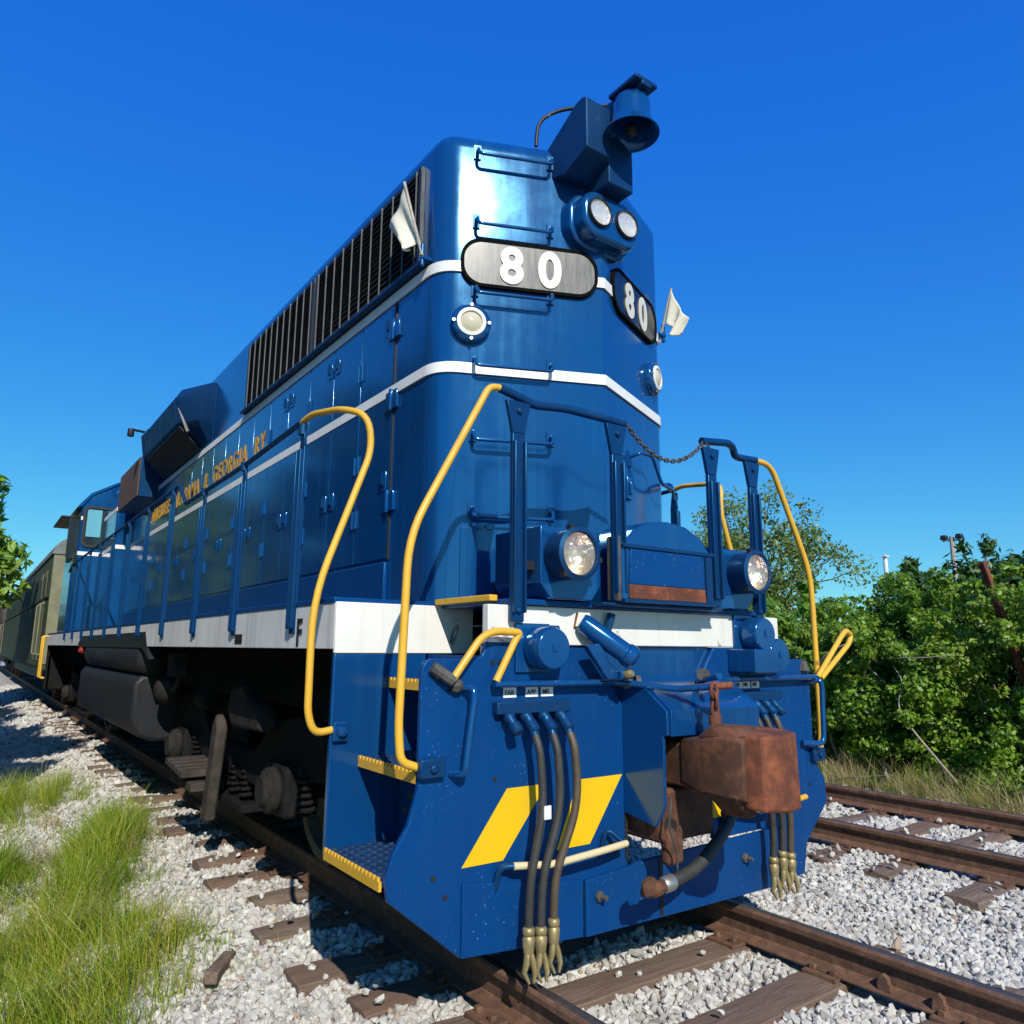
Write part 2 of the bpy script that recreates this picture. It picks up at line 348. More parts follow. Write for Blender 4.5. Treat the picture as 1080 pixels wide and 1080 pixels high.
def make_tie(x, y, L, rot, dz, label, plates=True):
    k = 'tie%d' % random.randint(0, 3)
    if k not in tie_mesh:
        q = M(); n = 14
        prof = []
        vs = []; fs = []
        for i in range(n+1):
            u = -1+2*i/n; j = lambda s: random.uniform(-s, s)
            vs += [(u, -.112+j(.008), -.16), (u, .112+j(.008), -.16), (u, .114+j(.006), -.012+j(.008)), (u, .03+j(.02), j(.007)), (u, -.05+j(.02), j(.008)), (u, -.114+j(.006), -.012+j(.008))]
        for i in range(n):
            fs += [(i*6+a, (i+1)*6+a, (i+1)*6+(a+1) % 6, i*6+(a+1) % 6) for a in range(6)]
        fs += [tuple(range(6)), tuple(range(n*6, n*6+6))[::-1]]
        q.add(vs, [f[::-1] for f in fs]); tie_mesh[k] = q
    t = thing('railway_tie', label, 'railway tie', (x, y, dz), TIE_GROUP); t.rotation_euler = (random.uniform(-.02, .02), random.uniform(-.012, .012), rot)
    q = tie_mesh[k]; key = k+'_me'
    if key not in tie_mesh:
        o = q.build('timber', 'tie', t, .006); tie_mesh[key] = o.data
    else:
        o = bpy.data.objects.new('timber', tie_mesh[key]); C.objects.link(o); o.parent = t
        md = o.modifiers.new('bevel', 'BEVEL'); md.width = .006; md.segments = 2; md.limit_method = 'ANGLE'
    o.scale = (L/2, 1, 1)
    if plates:
        for s in (-1, 1):
            if 'plate' not in tie_mesh:
                p = M(); p.box(-.17, .17, -.09, .09, -.004, .012)
                for a in (-.12, .12):
                    for b_ in (-.055, .055): p.box(a-.014, a+.014, b_-.014, b_+.014, .012, .035)
                po = p.build('tie_plate', 'rail_rust', t, .003); tie_mesh['plate'] = po.data
            else:
                po = bpy.data.objects.new('tie_plate', tie_mesh['plate']); C.objects.link(po); po.parent = t
            po.location = (s*RG, 0, 0)
    return t
TIES1 = [-1.62, -1.06, -.46, .12, .62, 1.06, 1.72, 2.30]+[2.86+.56*i for i in range(0, 46)]
TIEINFO = []
for i, y in enumerate(TIES1):
    if y < -.7: lb = 'weathered grey railway tie between the rails at the bottom of the picture'
    elif y < .3: lb = 'weathered railway tie between the near rails just ahead of the locomotive'
    elif y < 1.3: lb = 'brown railway tie with its end sticking out below the front left step'
    elif y < 8: lb = 'brown railway tie end sticking out beside the front truck of the locomotive'
    else: lb = 'railway tie end showing in the gravel along the fuel tank and coaches'
    ang = random.uniform(-.03, .03); off = random.uniform(-.08, .08)
    make_tie(off, y, 2.62+random.uniform(-.1, .15), ang, -.172, lb, y < 6); TIEINFO.append((off, y, 1.33, ang))
for i in range(14):
    y = -2.0+.58*i+random.uniform(-.05, .05)
    make_tie(TX2+random.uniform(-.06, .06), y, 2.7+random.uniform(-.1, .2), random.uniform(-.03, .03), -.178, 'half buried brown railway tie of the second track in front of the hedge', True); TIEINFO.append((TX2, y, 1.36, 0))
q = M().box(-.19, .19, -.035, .035, -.03, .03).build('wood_scrap', 'tie', None, .008); q.location = (-1.66, 1.55, float(gh(-1.66, 1.55))+.045); q.rotation_euler = (.05, .1, 1.05); tag(q, 'loose splinter of brown wood lying on the gravel left of the steps', 'wood scrap')

# ------------------------------------------------------------------ ballast stones
ico_v = []; ph = (1+5**.5)/2
for a, b_ in ((1, ph), (-1, ph), (1, -ph), (-1, -ph)): ico_v += [(0, a, b_), (a, b_, 0), (b_, 0, a)]
ico_v = np.array(ico_v, float)/np.linalg.norm((1, ph))
def ico_faces(vs):
    d = sorted({round(float(np.linalg.norm(vs[i]-vs[j])), 3) for i in range(12) for j in range(i)})[0]
    f = []
    for i in range(12):
        for j in range(i+1, 12):
            for k in range(j+1, 12):
                if all(abs(np.linalg.norm(vs[a]-vs[b])-d) < .01 for a, b in ((i, j), (j, k), (i, k))):
                    nn = np.cross(vs[j]-vs[i], vs[k]-vs[i]); f.append((i, j, k) if nn @ vs[i] > 0 else (i, k, j))
    return f
ico_f = ico_faces(ico_v)
def stones(name, pts, size, label):
    n = len(pts)
    V = np.repeat(ico_v[None], n, 0)*(1+rng.uniform(-.32, .22, (n, 12, 1)))
    # random cut planes make crushed-rock facets
    for _ in range(2):
        d = rng.normal(size=(n, 1, 3)); d /= np.linalg.norm(d, axis=2, keepdims=True); h = (V*d).sum(2, keepdims=True)
        V = V-d*np.maximum(h-.55, 0)
    sc = np.stack([rng.uniform(.8, 1.35, n), rng.uniform(.7, 1.1, n), rng.uniform(.5, .85, n)], 1)
    V = V*sc[:, None]*(size*np.exp(rng.normal(0, .22, n)))[:, None, None]
    qx = rng.normal(size=(n, 4)); qx[:, 1:3] *= .5; qx /= np.linalg.norm(qx, axis=1, keepdims=True); w_, x, y, z = qx.T
    Rm = np.stack([1-2*(y*y+z*z), 2*(x*y-z*w_), 2*(x*z+y*w_), 2*(x*y+z*w_), 1-2*(x*x+z*z), 2*(y*z-x*w_), 2*(x*z-y*w_), 2*(y*z+x*w_), 1-2*(x*x+y*y)], 1).reshape(n, 3, 3)
    V = np.einsum('nij,nkj->nki', Rm, V)+pts[:, None]
    o = big_mesh(name, V.reshape(-1, 3), ico_f, 12, 'stone', rng.beta(2.2, 2.0, n)); return tag(o, label, 'gravel', kind='stuff')
def scatter(x0, x1, y0, y1, dens):
    n = int((x1-x0)*(y1-y0)*dens); x = rng.uniform(x0, x1, n); y = rng.uniform(y0, y1, n)
    keep = np.ones(n, bool)
    for cx in (0, TX2):
        for s in (-1, 1): keep &= np.abs(x-cx-s*RG) > .085
    dzt = np.zeros(n)
    for (ox, ty, hl, ang) in TIEINFO:
        u = x-ox; vv = y-ty-ang*u
        on = (np.abs(vv) < .115) & (np.abs(u) < hl)
        keep &= ~(on & (rng.uniform(size=n) > np.where(np.abs(u) > 1.0, .05, .014)))
        dzt = np.where(on, .06, dzt)
    x, y, dzt = x[keep], y[keep], dzt[keep]
    return np.stack([x, y, gh(x, y)+dzt+rng.uniform(-.005, .02, len(x))], 1)
pts = np.concatenate([scatter(-3.2, 3.3, -1.9, 3.0, 1500), scatter(-3.2, -.7, 3.0, 6.0, 1200)])
stones('gravel', pts, .0235, 'pale grey crushed stone ballast around the front of the locomotive')
pts = np.concatenate([scatter(3.3, 6.5, -2.2, 4.5, 800), scatter(-5.5, -3.2, 1, 6, 300), scatter(-5.5, -.7, 6.0, 14, 420), scatter(1.0, 3.3, 3, 6, 350)])
stones('gravel', pts, .031, 'pale grey crushed stone ballast of the second track and the far left shoulder')
pts = scatter(-5.5, -.7, 14, 34, 120); stones('gravel', pts, .055, 'pale stone ballast far along the train')

# ------------------------------------------------------------------ grass
def grass(label, cx, cy, rx, ry, n, h, ang=0., mat='grass', lean=(.15, .1), dry=.3):
    a = rng.uniform(0, 2*np.pi, n); rr = np.sqrt(rng.uniform(0, 1, n))*(1+.25*np.sin(3*a+cx)+.15*np.sin(7*a))
    # clumps
    ncl = max(6, n//130); ca = rng.uniform(0, 2*np.pi, ncl); cr = np.sqrt(rng.uniform(0, 1, ncl)); cid = rng.integers(0, ncl, n)
    lx = np.where(rng.uniform(size=n) < .72, cr[cid]*np.cos(ca[cid])*rx+rng.normal(0, .06, n), rr*np.cos(a)*rx); ly = np.where(rng.uniform(size=n) < .72, cr[cid]*np.sin(ca[cid])*ry+rng.normal(0, .06, n), rr*np.sin(a)*ry)
    x = cx+lx*np.cos(ang)-ly*np.sin(ang); y = cy+lx*np.sin(ang)+ly*np.cos(ang); z = gh(x, y)-.02
    edge = np.clip(1.25-((lx/rx)**2+(ly/ry)**2), .25, 1)
    hc = rng.uniform(.6, 1.2, ncl)[cid]; H = h*edge*hc*rng.uniform(.3, 1.2, n)**1.2; th = rng.uniform(0, 2*np.pi, n); wd = rng.uniform(.0014, .0034, n)
    dx = np.cos(th); dy = np.sin(th); bend = rng.uniform(.1, 1.0, n)*H
    la = rng.uniform(0, 6.28, ncl)[cid]; ls = rng.uniform(0, .55, ncl)[cid]; bx = np.cos(th*1.7+1)*bend+(lean[0]+ls*np.cos(la))*H; by = np.sin(th*1.7+1)*bend+(lean[1]+ls*np.sin(la))*H
    base = np.stack([x, y, z], 1); W = np.stack([-dy*wd, dx*wd, 0*wd], 1)
    p = lambda t: base+np.stack([bx*t*t, by*t*t, H*(t-.18*t*t*bend/np.maximum(H, .01))], 1)
    V = np.stack([base-W, base+W, p(.5)-W*.8, p(.5)+W*.8, p(.85)-W*.45, p(.85)+W*.45, p(1.)], 1).reshape(-1, 3)
    tint = np.clip(.55*rng.beta(2, 2.2, n)+.45*rng.uniform(0, 1, ncl)[cid]+(dry-.35)*.6, 0, 1)
    K = [(0, 1, 3), (0, 3, 2), (2, 3, 5), (2, 5, 4), (4, 5, 6)]
    o = big_mesh('grass', V, K, 7, mat, tint); return tag(o, label, 'grass', kind='stuff')
grass('large tuft of bright green grass in the bottom left corner', -2.45, 2.25, .85, 1.15, 7500, .44, .35, dry=.6)
grass('narrow strip of lush grass running along the foot of the gravel bank', -1.86, 4.35, .36, 1.8, 6000, .42, -.25, dry=.42)
grass('patch of yellow green grass on the far left of the gravel', -2.45, 7.6, 1.0, 1.6, 6000, .42, -.2, dry=.62)
grass('tall green grass at the left edge between the two patches', -2.75, 4.35, .5, .95, 3500, .45, 0., dry=.35)
grass('scattered thin straw and grass blades between the patches on the left', -2.2, 4.3, 1.25, 3.9, 3500, .22, .05, 'dry_grass')
grass('sparse low weeds fringing the left grass patches', -2.3, 3.6, 1.1, 3.2, 2200, .2, .05, dry=.4)
grass('band of dry straw coloured grass along the foot of the hedge', 6.45, 1.6, .28, 3.2, 5000, .45, 0., 'dry_grass')
grass('green weeds growing in front of the hedge', 6.65, 1.8, .4, 4.0, 5000, .40, 0., 'grass', dry=.2)
# ================================================================== LOCOMOTIVE
loco = thing('diesel_locomotive', 'blue diesel locomotive with white stripes and number 80, at the head of the train', 'locomotive')
HW, APEX, SH = .934, .30, .70                  # hood half width, nose apex y, nose shoulder y
AV = math.atan2(SH-APEX, HW); CA, SA = math.cos(AV), math.sin(AV)
def VL(s, z, d): return (-s*CA-d*SA, APEX+s*SA-d*CA, z)      # left nose facet: s from the centre edge, d outwards
def VR(s, z, d): return (s*CA+d*SA, APEX+s*SA-d*CA, z)
def P(name, q, mat, parent=None, **k): return q.build(name, mat, parent or loco, **k)
def outline(off=0., yl=11.0, yr=11.0):
    """plan of the long hood from its left rear round the V nose to its right rear"""
    h = HW+off; ap = APEX-off/CA; sh = SH-off*(1-SA)/CA
    pts = [Vector((-h, yl, 0)), Vector((-h, sh, 0)), Vector((0, ap, 0)), Vector((h, sh, 0)), Vector((h, yr, 0))]
    return [(p.x, p.y) for p in fillet(pts, [.13+off, .006, .10+off], 7)]
# hood shell
q = M(); rings = [(0, 1.64), (0, 2.6), (0, 3.6), (0, 4.44)]+[(-.13*(1-math.cos(a)), 4.44+.13*math.sin(a)) for a in [i*math.pi/12 for i in range(1, 7)]]
L = []
for off, z in rings:
    o = outline(off); n = len(o); L.append([(x, y, z) for x, y in o])
vs = sum(L, []); fs = [(i*n+j, i*n+j+1, (i+1)*n+j+1, (i+1)*n+j) for i in range(len(L)-1) for j in range(n-1)]
fs.append(tuple(range((len(L)-1)*n, len(L)*n)))
fs = [f for f in fs]
q.add(vs, fs); hood = P('hood', q, 'blue', smooth=40)
def band(off, z0, z1, yl, yr, t=.004):
    o = outline(off, yl, yr); i = outline(off-t, yl, yr); n = len(o); q = M()
    q.add([(x, y, z) for z in (z0, z1) for x, y in o]+[(x, y, z) for z in (z0, z1) for x, y in i],
          [(j, j+1, n+j+1, n+j) for j in range(n-1)]+[(n+j, n+j+1, 3*n+j+1, 3*n+j) for j in range(n-1)]+[(2*n+j, 2*n+j+1, j+1, j) for j in range(n-1)]); return q
P('stripe', band(.013, 3.612, 3.678, 10.78, 10.7, .010), 'stripe'); P('stripe', band(.013, 2.985, 3.048, 10.78, 10.7, .010), 'stripe')
# lower access panels of the nose and plinth along the hood
q = M(); q.add([VL(s, z, d) for s in (.015, .86) for z in (1.66, 2.085) for d in (.001, .012)], [(0, 1, 3, 2), (4, 6, 7, 5), (0, 4, 5, 1), (2, 3, 7, 6), (0, 2, 6, 4), (1, 5, 7, 3)]); ap = P('access_panel', q, 'blue', bevel=.003)
q = M(); q.add([VR(s, z, d) for s in (.015, .86) for z in (1.66, 2.085) for d in (.001, .012)], [(0, 2, 3, 1), (4, 5, 7, 6), (0, 1, 5, 4), (2, 6, 7, 3), (0, 4, 6, 2), (1, 3, 7, 5)]); P('access_panel', q, 'blue', bevel=.003)
def vbox(F, s0, s1, z0, z1, d0, d1, q=None):
    q = q or M(); k = len(q.v); q.box(s0, s1, z0, z1, d0, d1); q.map(lambda a, b_, c: F(a, b_, c), k); return q
q = vbox(VL, .56, .75, 1.70, 1.80, .012, .016); P('panel_latch', q, 'blue', ap); q = vbox(VL, .60, .67, 1.715, 1.785, .012, .022); P('latch_recess', q, 'black', ap)
q = M()
for s in (.36, .42, .68, .74): vbox(VL, s, s+.035, 2.075, 2.105, .01, .03, q)
P('panel_hinge', q, 'blue', ap)
q = vbox(VL, .07, .17, 1.86, 1.90, .012, .02); P('tab', q, 'yellow_stripe', ap)
for sx in (-1, 1):
    q = M(); q.box(sx*(HW+.001), sx*(HW+.028), 1.22, 10.75, 1.65, 1.93); P('plinth', q, 'blue_dusty', bevel=.006)
# side doors of the hood
for sx in (-1, 1):
    k = 0; y = 1.235
    while y < 10.2 and (sx < 0 or k < 8):
        wd = .485; q = M(); q.box(sx*(HW), sx*(HW+.008), y+.006, y+wd-.006, 1.955, 3.60); d = P('hood_door', q, 'blue', bevel=.003)
        he = y+(.03 if k % 2 else wd-.03)
        for z in (2.25, 2.62) if 3.2 < y else (2.25, 2.62, 3.27):
            q = M(); q.box(sx*(HW+.006), sx*(HW+.012), he-.014, he+.014, z-.055, z+.055); q.tube([(sx*(HW+.014), he, z-.06), (sx*(HW+.014), he, z+.06)], .009, 8); P('hinge', q, 'blue', d)
        le = y+(wd-.07 if k % 2 else .07)
        for z in (2.44,) if y > 3.3 else (2.44, 3.46):
            q = M(); q.box(sx*(HW+.006), sx*(HW+.016), le-.035, le+.035, z-.062, z+.062); P('latch_plate', q, 'blue', d, bevel=.004)
            q = M(); q.box(sx*(HW+.016), sx*(HW+.022), le-.018, le+.018, z-.03, z+.035); q.box(sx*(HW+.02), sx*(HW+.034), le-.008, le+.008, z-.02, z+.05); P('latch', q, 'blue_post', d)
        y += wd; k += 1
# vertical nose seam and its hinges
q = M(); q.box(-HW-.010, -HW+.002, 1.218, 1.232, 1.95, 3.60); P('nose_seam', q, 'black')
for z in (2.30, 2.95, 3.42):
    q = M(); q.box(-HW-.022, -HW, 1.15, 1.30, z-.06, z+.06); q.tube([(-HW-.024, 1.225, z-.07), (-HW-.024, 1.225, z+.07)], .014, 8); P('nose_hinge', q, 'blue', bevel=.004)
# radiator shutters: framed dark recess, slats, thin upright bars
for sx in (-1, 1):
    for y0, y1 in ((.93, 2.62), (2.72, 4.42)):
        z0, z1 = 3.75, 4.36; X = lambda d: sx*(HW+d)
        q = M(); q.box(X(.002), X(.030), y0-.03, y0, z0-.03, z1+.03); q.box(X(.002), X(.030), y1, y1+.03, z0-.03, z1+.03); q.box(X(.002), X(.028), y0, y1, z0-.03, z0); q.box(X(.002), X(.028), y0, y1, z1, z1+.03)
        g = P('radiator_grille', q, 'black'); q = M(); q.box(X(.0015), X(.004), y0, y1, z0, z1); P('grille_backing', q, 'letter_black', g)
        q = M(); n = 15
        for i in range(n):
            z = z0+.02+(z1-z0-.04)*i/(n-1); q.add([(X(.006), y0, z+.014), (X(.024), y0, z-.010), (X(.006), y1, z+.014), (X(.024), y1, z-.010), (X(.006), y0, z+.017), (X(.024), y0, z-.007), (X(.006), y1, z+.017), (X(.024), y1, z-.007)], [(0, 1, 3, 2), (4, 6, 7, 5), (1, 5, 7, 3)])
        P('slats', q, 'grille', g)
        q = M(); nb = 10
        for i in range(nb+1): yy = y0+.03+(y1-y0-.06)*i/nb; q.box(X(.027), X(.036), yy-.0024, yy+.0024, z0-.02, z1+.02)
        P('upright_bars', q, 'bar', g)
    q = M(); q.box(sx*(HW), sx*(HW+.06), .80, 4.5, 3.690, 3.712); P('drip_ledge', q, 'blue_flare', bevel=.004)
# roof details: fan hatches
for y in (1.6, 2.9, 4.2): P('radiator_fan', M().lathe([(.55, 0), (.58, .04), (.58, .12), (.5, .15)], (0, y, 4.565), (0, 0, 1), 28), 'blue_dusty')
# nose grab irons
def grab(F, s0, s1, z, d=.075, r=.011, lift=.055):
    q = M(); q.tube(fillet([F(s0, z+lift, .0), F(s0, z+lift, .045), F(s0, z, d), F(s1, z, d), F(s1, z+lift, .045), F(s1, z+lift, 0)], .035), r, 8)
    vbox(F, s0-.022, s0+.022, z+lift-.05, z+lift+.04, 0, .012, q); vbox(F, s1-.022, s1+.022, z+lift-.05, z+lift+.04, 0, .012, q); return q
for z in (4.33, 3.87, 3.43, 2.985, 2.545, 2.075+.03): P('grab_iron', grab(VL, .80, .34, z+.03), 'blue', smooth=60)
q = M(); q.tube(fillet([VR(.36, 2.62, 0), VR(.36, 2.64, .08), VR(.55, 2.66, .09), VR(.68, 2.50, .10), VR(.92, 2.50, .10), VR(.97, 2.56, .06), VR(.97, 2.56, 0)], .05), .012, 8); vbox(VR, .34, .38, 2.56, 2.66, 0, .012, q); P('grab_iron', q, 'blue', smooth=60)
q = vbox(VR, .29, .36, 2.34, 2.48, 0, .02); vbox(VR, .31, .34, 2.37, 2.45, .02, .035, q); P('toggle_latch', q, 'blue', bevel=.004)
q = vbox(VL, -.012, -.004, 2.1, 4.4, .0, .004); 
# number boards
def oval(w_, h, r, n=8):
    pts = []
    for cx, cy, a0 in ((w_/2-r, h/2-r, 0), (-w_/2+r, h/2-r, 90), (-w_/2+r, -h/2+r, 180), (w_/2-r, -h/2+r, 270)):
        for i in range(n+1): a = R(a0+90*i/n); pts.append((cx+r*math.cos(a), cy+r*math.sin(a)))
    return pts
def board(F, sc, zc, w_, h, face, flip, name_mat, mir=1):
    G = lambda a, b_, c: F(sc+a*flip, zc+b_, c)
    q = M(); o = oval(w_, h, h*.42); i = oval(w_-.04, h-.04, (h-.04)*.42); n = len(o)
    q.add([(x, y, d) for d in (0, .024) for x, y in o]+[(x, y, .024) for x, y in i]+[(x, y, .018) for x, y in i],
          [(j, (j+1) % n, n+(j+1) % n, n+j) for j in range(n)]+[(n+j, n+(j+1) % n, 2*n+(j+1) % n, 2*n+j) for j in range(n)]+[(2*n+j, 2*n+(j+1) % n, 3*n+(j+1) % n, 3*n+j) for j in range(n)])
    fl = flip*mir
    q.map(G); nb = P('number_board', q, 'pitch', smooth=50)
    q = M(); q.add([(x, y, .019) for x, y in i], [tuple(range(n))]); q.map(G); P('board_face', q, name_mat, nb)
    for ch, dx in (('8', -.118), ('0', .118)):
        t = text_mesh(ch, .315, .011, .003, .92); xs = [p[0] for p in t.v]; ys = [p[1] for p in t.v]; mx, my = (min(xs)+max(xs))/2, (min(ys)+max(ys))/2
        t.map(lambda a, b_, c: G((a-mx)+dx+.0, b_-my, .0235+c)); P('digit', t, 'digit', nb)
    return nb
board(VL, .465, 3.68, .85, .31, 0, -1, 'board_glass_sheen')
board(VR, .50, 3.69, .78, .31, 0, 1, 'board_navy')
# class lights
for F, s, z in ((VL, .825, 3.285), (VR, .80, 3.285)):
    o_ = Vector(F(s, z, 0)); dn = (Vector(F(s, z, 1))-o_)
    c = P('class_light', M().lathe([(.118, 0), (.118, .03), (.105, .045), (.09, .05), (.09, .04)], o_, dn, 28, False), 'blue', smooth=50)
    P('lens_ring', M().lathe([(.088, .030), (.086, .055), (.066, .060), (.062, .050)], o_, dn, 28, False), 'white', c, smooth=50)
    P('lens', M().lathe([(.064, .045), (.05, .058), (.025, .066), (.001, .069)], o_, dn, 24, False), 'lens_frost', c)
    q = M()
    for a in range(4): u = Vector((0, 0, 1)) if a % 2 else dn.cross(Vector((0, 0, 1))); cc = o_+u*(.104 if a < 2 else -.104)+dn*.045; q.lathe([(.010, 0), (.010, .012)], cc, dn, 8)
    P('screws', q, 'steel', c)
# twin headlight on the centre edge
q = M(); pts = oval(.45, .31, .12); q.prism(pts, 'z', -.02, .215); q.map(lambda a, b_, c: (a, .42-c, 4.03+b_)); hl = P('headlight', q, 'blue', bevel=.03, seg=3)
q = M(); q.prism(oval(.50, .36, .14), 'z', 0, .11); q.map(lambda a, b_, c: (a, .42-c, 4.03+b_)); P('headlight_flange', q, 'blue', hl, bevel=.015)
for x in (-.112, .112):
    P('lamp_rim', M().lathe([(.092, -.01), (.095, .012), (.090, .022), (.084, .022), (.082, .01)], (x, .205, 4.035), (0, -1, 0), 28, False), 'letter_black', hl)
    P('reflector', M().lathe([(.083, .012), (.065, .007), (.03, .004), (.001, .003)], (x, .205, 4.035), (0, -1, 0), 28, False), 'bulb_reflector', hl)
    P('lamp_lens', M().lathe([(.083, .016), (.06, .028), (.03, .036), (.001, .039), (.001, .034), (.03, .031), (.06, .023), (.083, .011)], (x, .205, 4.035), (0, -1, 0), 28, False), 'lens', hl, smooth=60)
# bell on its box
q = M(); q.prism([(-.30, 4.62), (-.22, 4.88), (.10, 4.88), (.10, 4.62), (.10, 4.30), (-.02, 4.20), (-.16, 4.22), (-.30, 4.33)], 'y', .12, .62); 
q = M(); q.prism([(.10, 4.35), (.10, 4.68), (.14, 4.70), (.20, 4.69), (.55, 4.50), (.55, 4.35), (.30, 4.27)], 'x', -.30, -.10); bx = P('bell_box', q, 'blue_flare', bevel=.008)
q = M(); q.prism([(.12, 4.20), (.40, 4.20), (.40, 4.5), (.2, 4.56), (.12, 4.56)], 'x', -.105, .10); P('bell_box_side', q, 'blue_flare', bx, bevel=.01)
be = P('bell', M().lathe([(.02, .245), (.085, .24), (.105, .225), (.112, .19), (.118, .10), (.135, .04), (.165, .0), (.170, -.012), (.158, -.010), (.125, .03), (.10, .10), (.09, .2), (.001, .21)], (-.03, .0, 4.49), (.04, 0, 1), 36, False), 'blue', smooth=60)
P('clapper', M().lathe([(.01, 0), (.03, -.02), (.04, -.05), (.03, -.08), (.005, -.09)], (-.03, .0, 4.56), (0, 0, 1), 14), 'letter_black', be)
q = M(); q.prism([(-.14, 4.72), (-.14, 4.75), (.20, 4.78), (.22, 4.45), (.16, 4.49), (.10, 4.72)], 'x', -.07, .01); q.box(-.12, .06, -.14, .10, 4.745, 4.772); q.tube([(-.03, .0, 4.72), (-.03, .0, 4.80)], .018, 10); P('bell_yoke', q, 'blue_flare', be, bevel=.006)
P('air_line', M().tube(fillet([(-.37, .50, 4.55), (-.37, .48, 4.72), (-.26, .40, 4.80), (-.05, .2, 4.80), (.04, .12, 4.80)], .16), .012, 8), 'letter_black', be, smooth=60)
# sill, deck and platform
for sx in (-1, 1):
    q = M(); q.box(sx*1.50, sx*1.524, .575, 16.1, 1.415, 1.635); P('side_sill', q, 'white_side', bevel=.004)
    q = M(); q.box(sx*.93, sx*1.53, .58, 16.1, 1.6355, 1.662); P('walkway', q, 'blue_dusty', bevel=.004)
    q = M(); q.box(sx*.74, sx*1.522, .565, .585, 1.395, 1.64); P('stair_backboard', q, 'white', bevel=.004)
    q = M(); q.box(sx*1.02, sx*1.52, .57, .60, .50, 1.393); P('stair_back', q, 'blue', bevel=.006)
    q = M(); q.box(sx*1.00, sx*1.015, -.002, .565, .50, 1.39); P('stair_wall', q, 'blue_dusty')
    P('nosing', M().box(sx*.94, sx*.985, .05, .56, 1.642, 1.672), 'yellow', bevel=.004)
    for z, xo in ((.525, 1.515), (.915, 1.365), (1.275, 1.22)):
        xi = xo-.36
        q = M(); q.box(sx*xi, sx*xo, -.0, .565, z-.03, z-.005)
        for i in range(8):
            for j in range(9): cx = sx*(xi+.03+i*(.30/7)); cy = .05+j*.058+(i % 2)*.029; q.lathe([(.014, 0), (.011, .010), (.008, .010)], (cx, cy, z-.005), (0, 0, 1), 6, False)
        st = P('step', q, 'tread')
        q = M(); n = 16
        pr = [(0, -.05), (.565, -.05)]
        for i in range(n): y1 = .565*(1-i/n); w_ = .565/n; pr += [(y1, .0), (y1-w_*.55, .0), (y1-w_*.6, -.013), (y1-w_*.95, -.013)]
        q.prism(pr, 'x', sx*xo, sx*(xo+.012)); q.map(lambda a, b_, c: (a, b_, z+.005+c)); P('step_edge', q, 'yellow', st)
        if z < 1.2:
            q = M(); q.box(sx*(xi-.012), sx*xi, 0, .565, z-.005, z+.33); P('riser', q, 'blue_dusty', st)
            q = M()
            for i in range(4):
                for j in range(4): q.lathe([(.022, 0), (.016, .008)], (sx*(xi), .10+j*.115+(i % 2)*.05, z+.06+i*.075), (sx, 0, 0), 10)
            P('riser_buttons', q, 'grease_iron', st)
q = M(); q.box(-.94, .94, -.06, .9, 1.625, 1.652); P('front_deck', q, 'blue_dusty', bevel=.004)
q = M(); q.prism([(-1.045, 1.44), (-1.045, 1.622), (1.12, 1.622), (1.12, 1.46), (1.09, 1.44)], 'y', -.028, .02); fsl = P('front_sill', q, 'white', bevel=.005)
q = M(); q.box(-.45, .45, -.15, -.061, 1.636, 1.650); P('platform_ledge', q, 'blue_flare', bevel=.003)
q = M(); q.tube([(-.52, -.035, 1.60), (-.54, -.035, 1.53), (-.42, -.035, 1.53), (-.41, -.035, 1.56)], .006, 6); P('chain_hook', q, 'rust', fsl)
# front number lamps (ditch lights) and their boxes
for sx in (-1, 1):
    x0, x1 = sx*.80, sx*.42; xc = sx*.67
    q = M(); a, b_ = min(x0, x1), max(x0, x1); q.prism([(a+.06, 1.655), (b_-.06, 1.655), (b_, 1.73), (b_, 2.0), (a, 2.0), (a, 1.73)], 'y', -.10, .28); lb = P('lamp_box', q, 'blue', bevel=.006)
    h = P('ditch_light', M().lathe([(.105, .0), (.118, .02), (.120, .10), (.126, .115), (.126, .14), (.106, .15), (.100, .14)], (xc, -.09, 1.862), (0, -1, 0), 32, False), 'blue_flare', smooth=40)
    P('reflector', M().lathe([(.100, .135), (.082, .09), (.045, .06), (.001, .05)], (xc, -.09, 1.862), (0, -1, 0), 28, False), 'reflector', h)
    P('lens', M().lathe([(.100, .143), (.08, .165), (.04, .178), (.001, .182), (.001, .177), (.04, .173), (.08, .16), (.100, .138)], (xc, -.09, 1.862), (0, -1, 0), 28, False), 'lens', h, smooth=60)
    for a_ in range(3):
        q = M(); an = R(90+120*a_+20); q.box(-.015, .015, -.012, .012, -.03, .0); k = len(q.v)-8; q.map(lambda u, v, w_: (xc+.128*math.cos(an)+u, -.20+w_, 1.862+.128*math.sin(an)+v), k)
        P('clip', q, 'letter_black', h)
    q = M(); q.box(sx*.885, sx*.805, -.06, .0, 1.79, 1.83); P('bracket', q, 'letter_black', lb)
# centre gangway box with arched top
q = M(); q.prism([(-.345, 1.653), (.345, 1.653), (.345, 1.93), (.26, 2.02), (.14, 2.075), (0, 2.09), (-.14, 2.075), (-.26, 2.02), (-.345, 1.93)], 'y', -.17, .16); gb = P('gangway_box', q, 'blue', bevel=.008)
q = M(); q.prism([(-.30, 1.745), (.27, 1.745), (.255, 1.925), (-.285, 1.925)], 'y', -.178, -.171); P('front_panel', q, 'blue_dusty', gb, bevel=.003)
q = M(); q.prism([(-.30, 1.672), (.275, 1.672), (.27, 1.743), (-.30, 1.743)], 'y', -.180, -.171); P('rusty_strip', q, 'rust', gb, bevel=.003)
q = M(); q.box(-.345, .345, -.186, -.17, 1.928, 1.945); q.box(-.345, .345, -.19, -.17, 1.653, 1.670); q.box(.28, .33, -.182, -.171, 1.672, 1.92); P('angle_trim', q, 'blue_flare', gb)
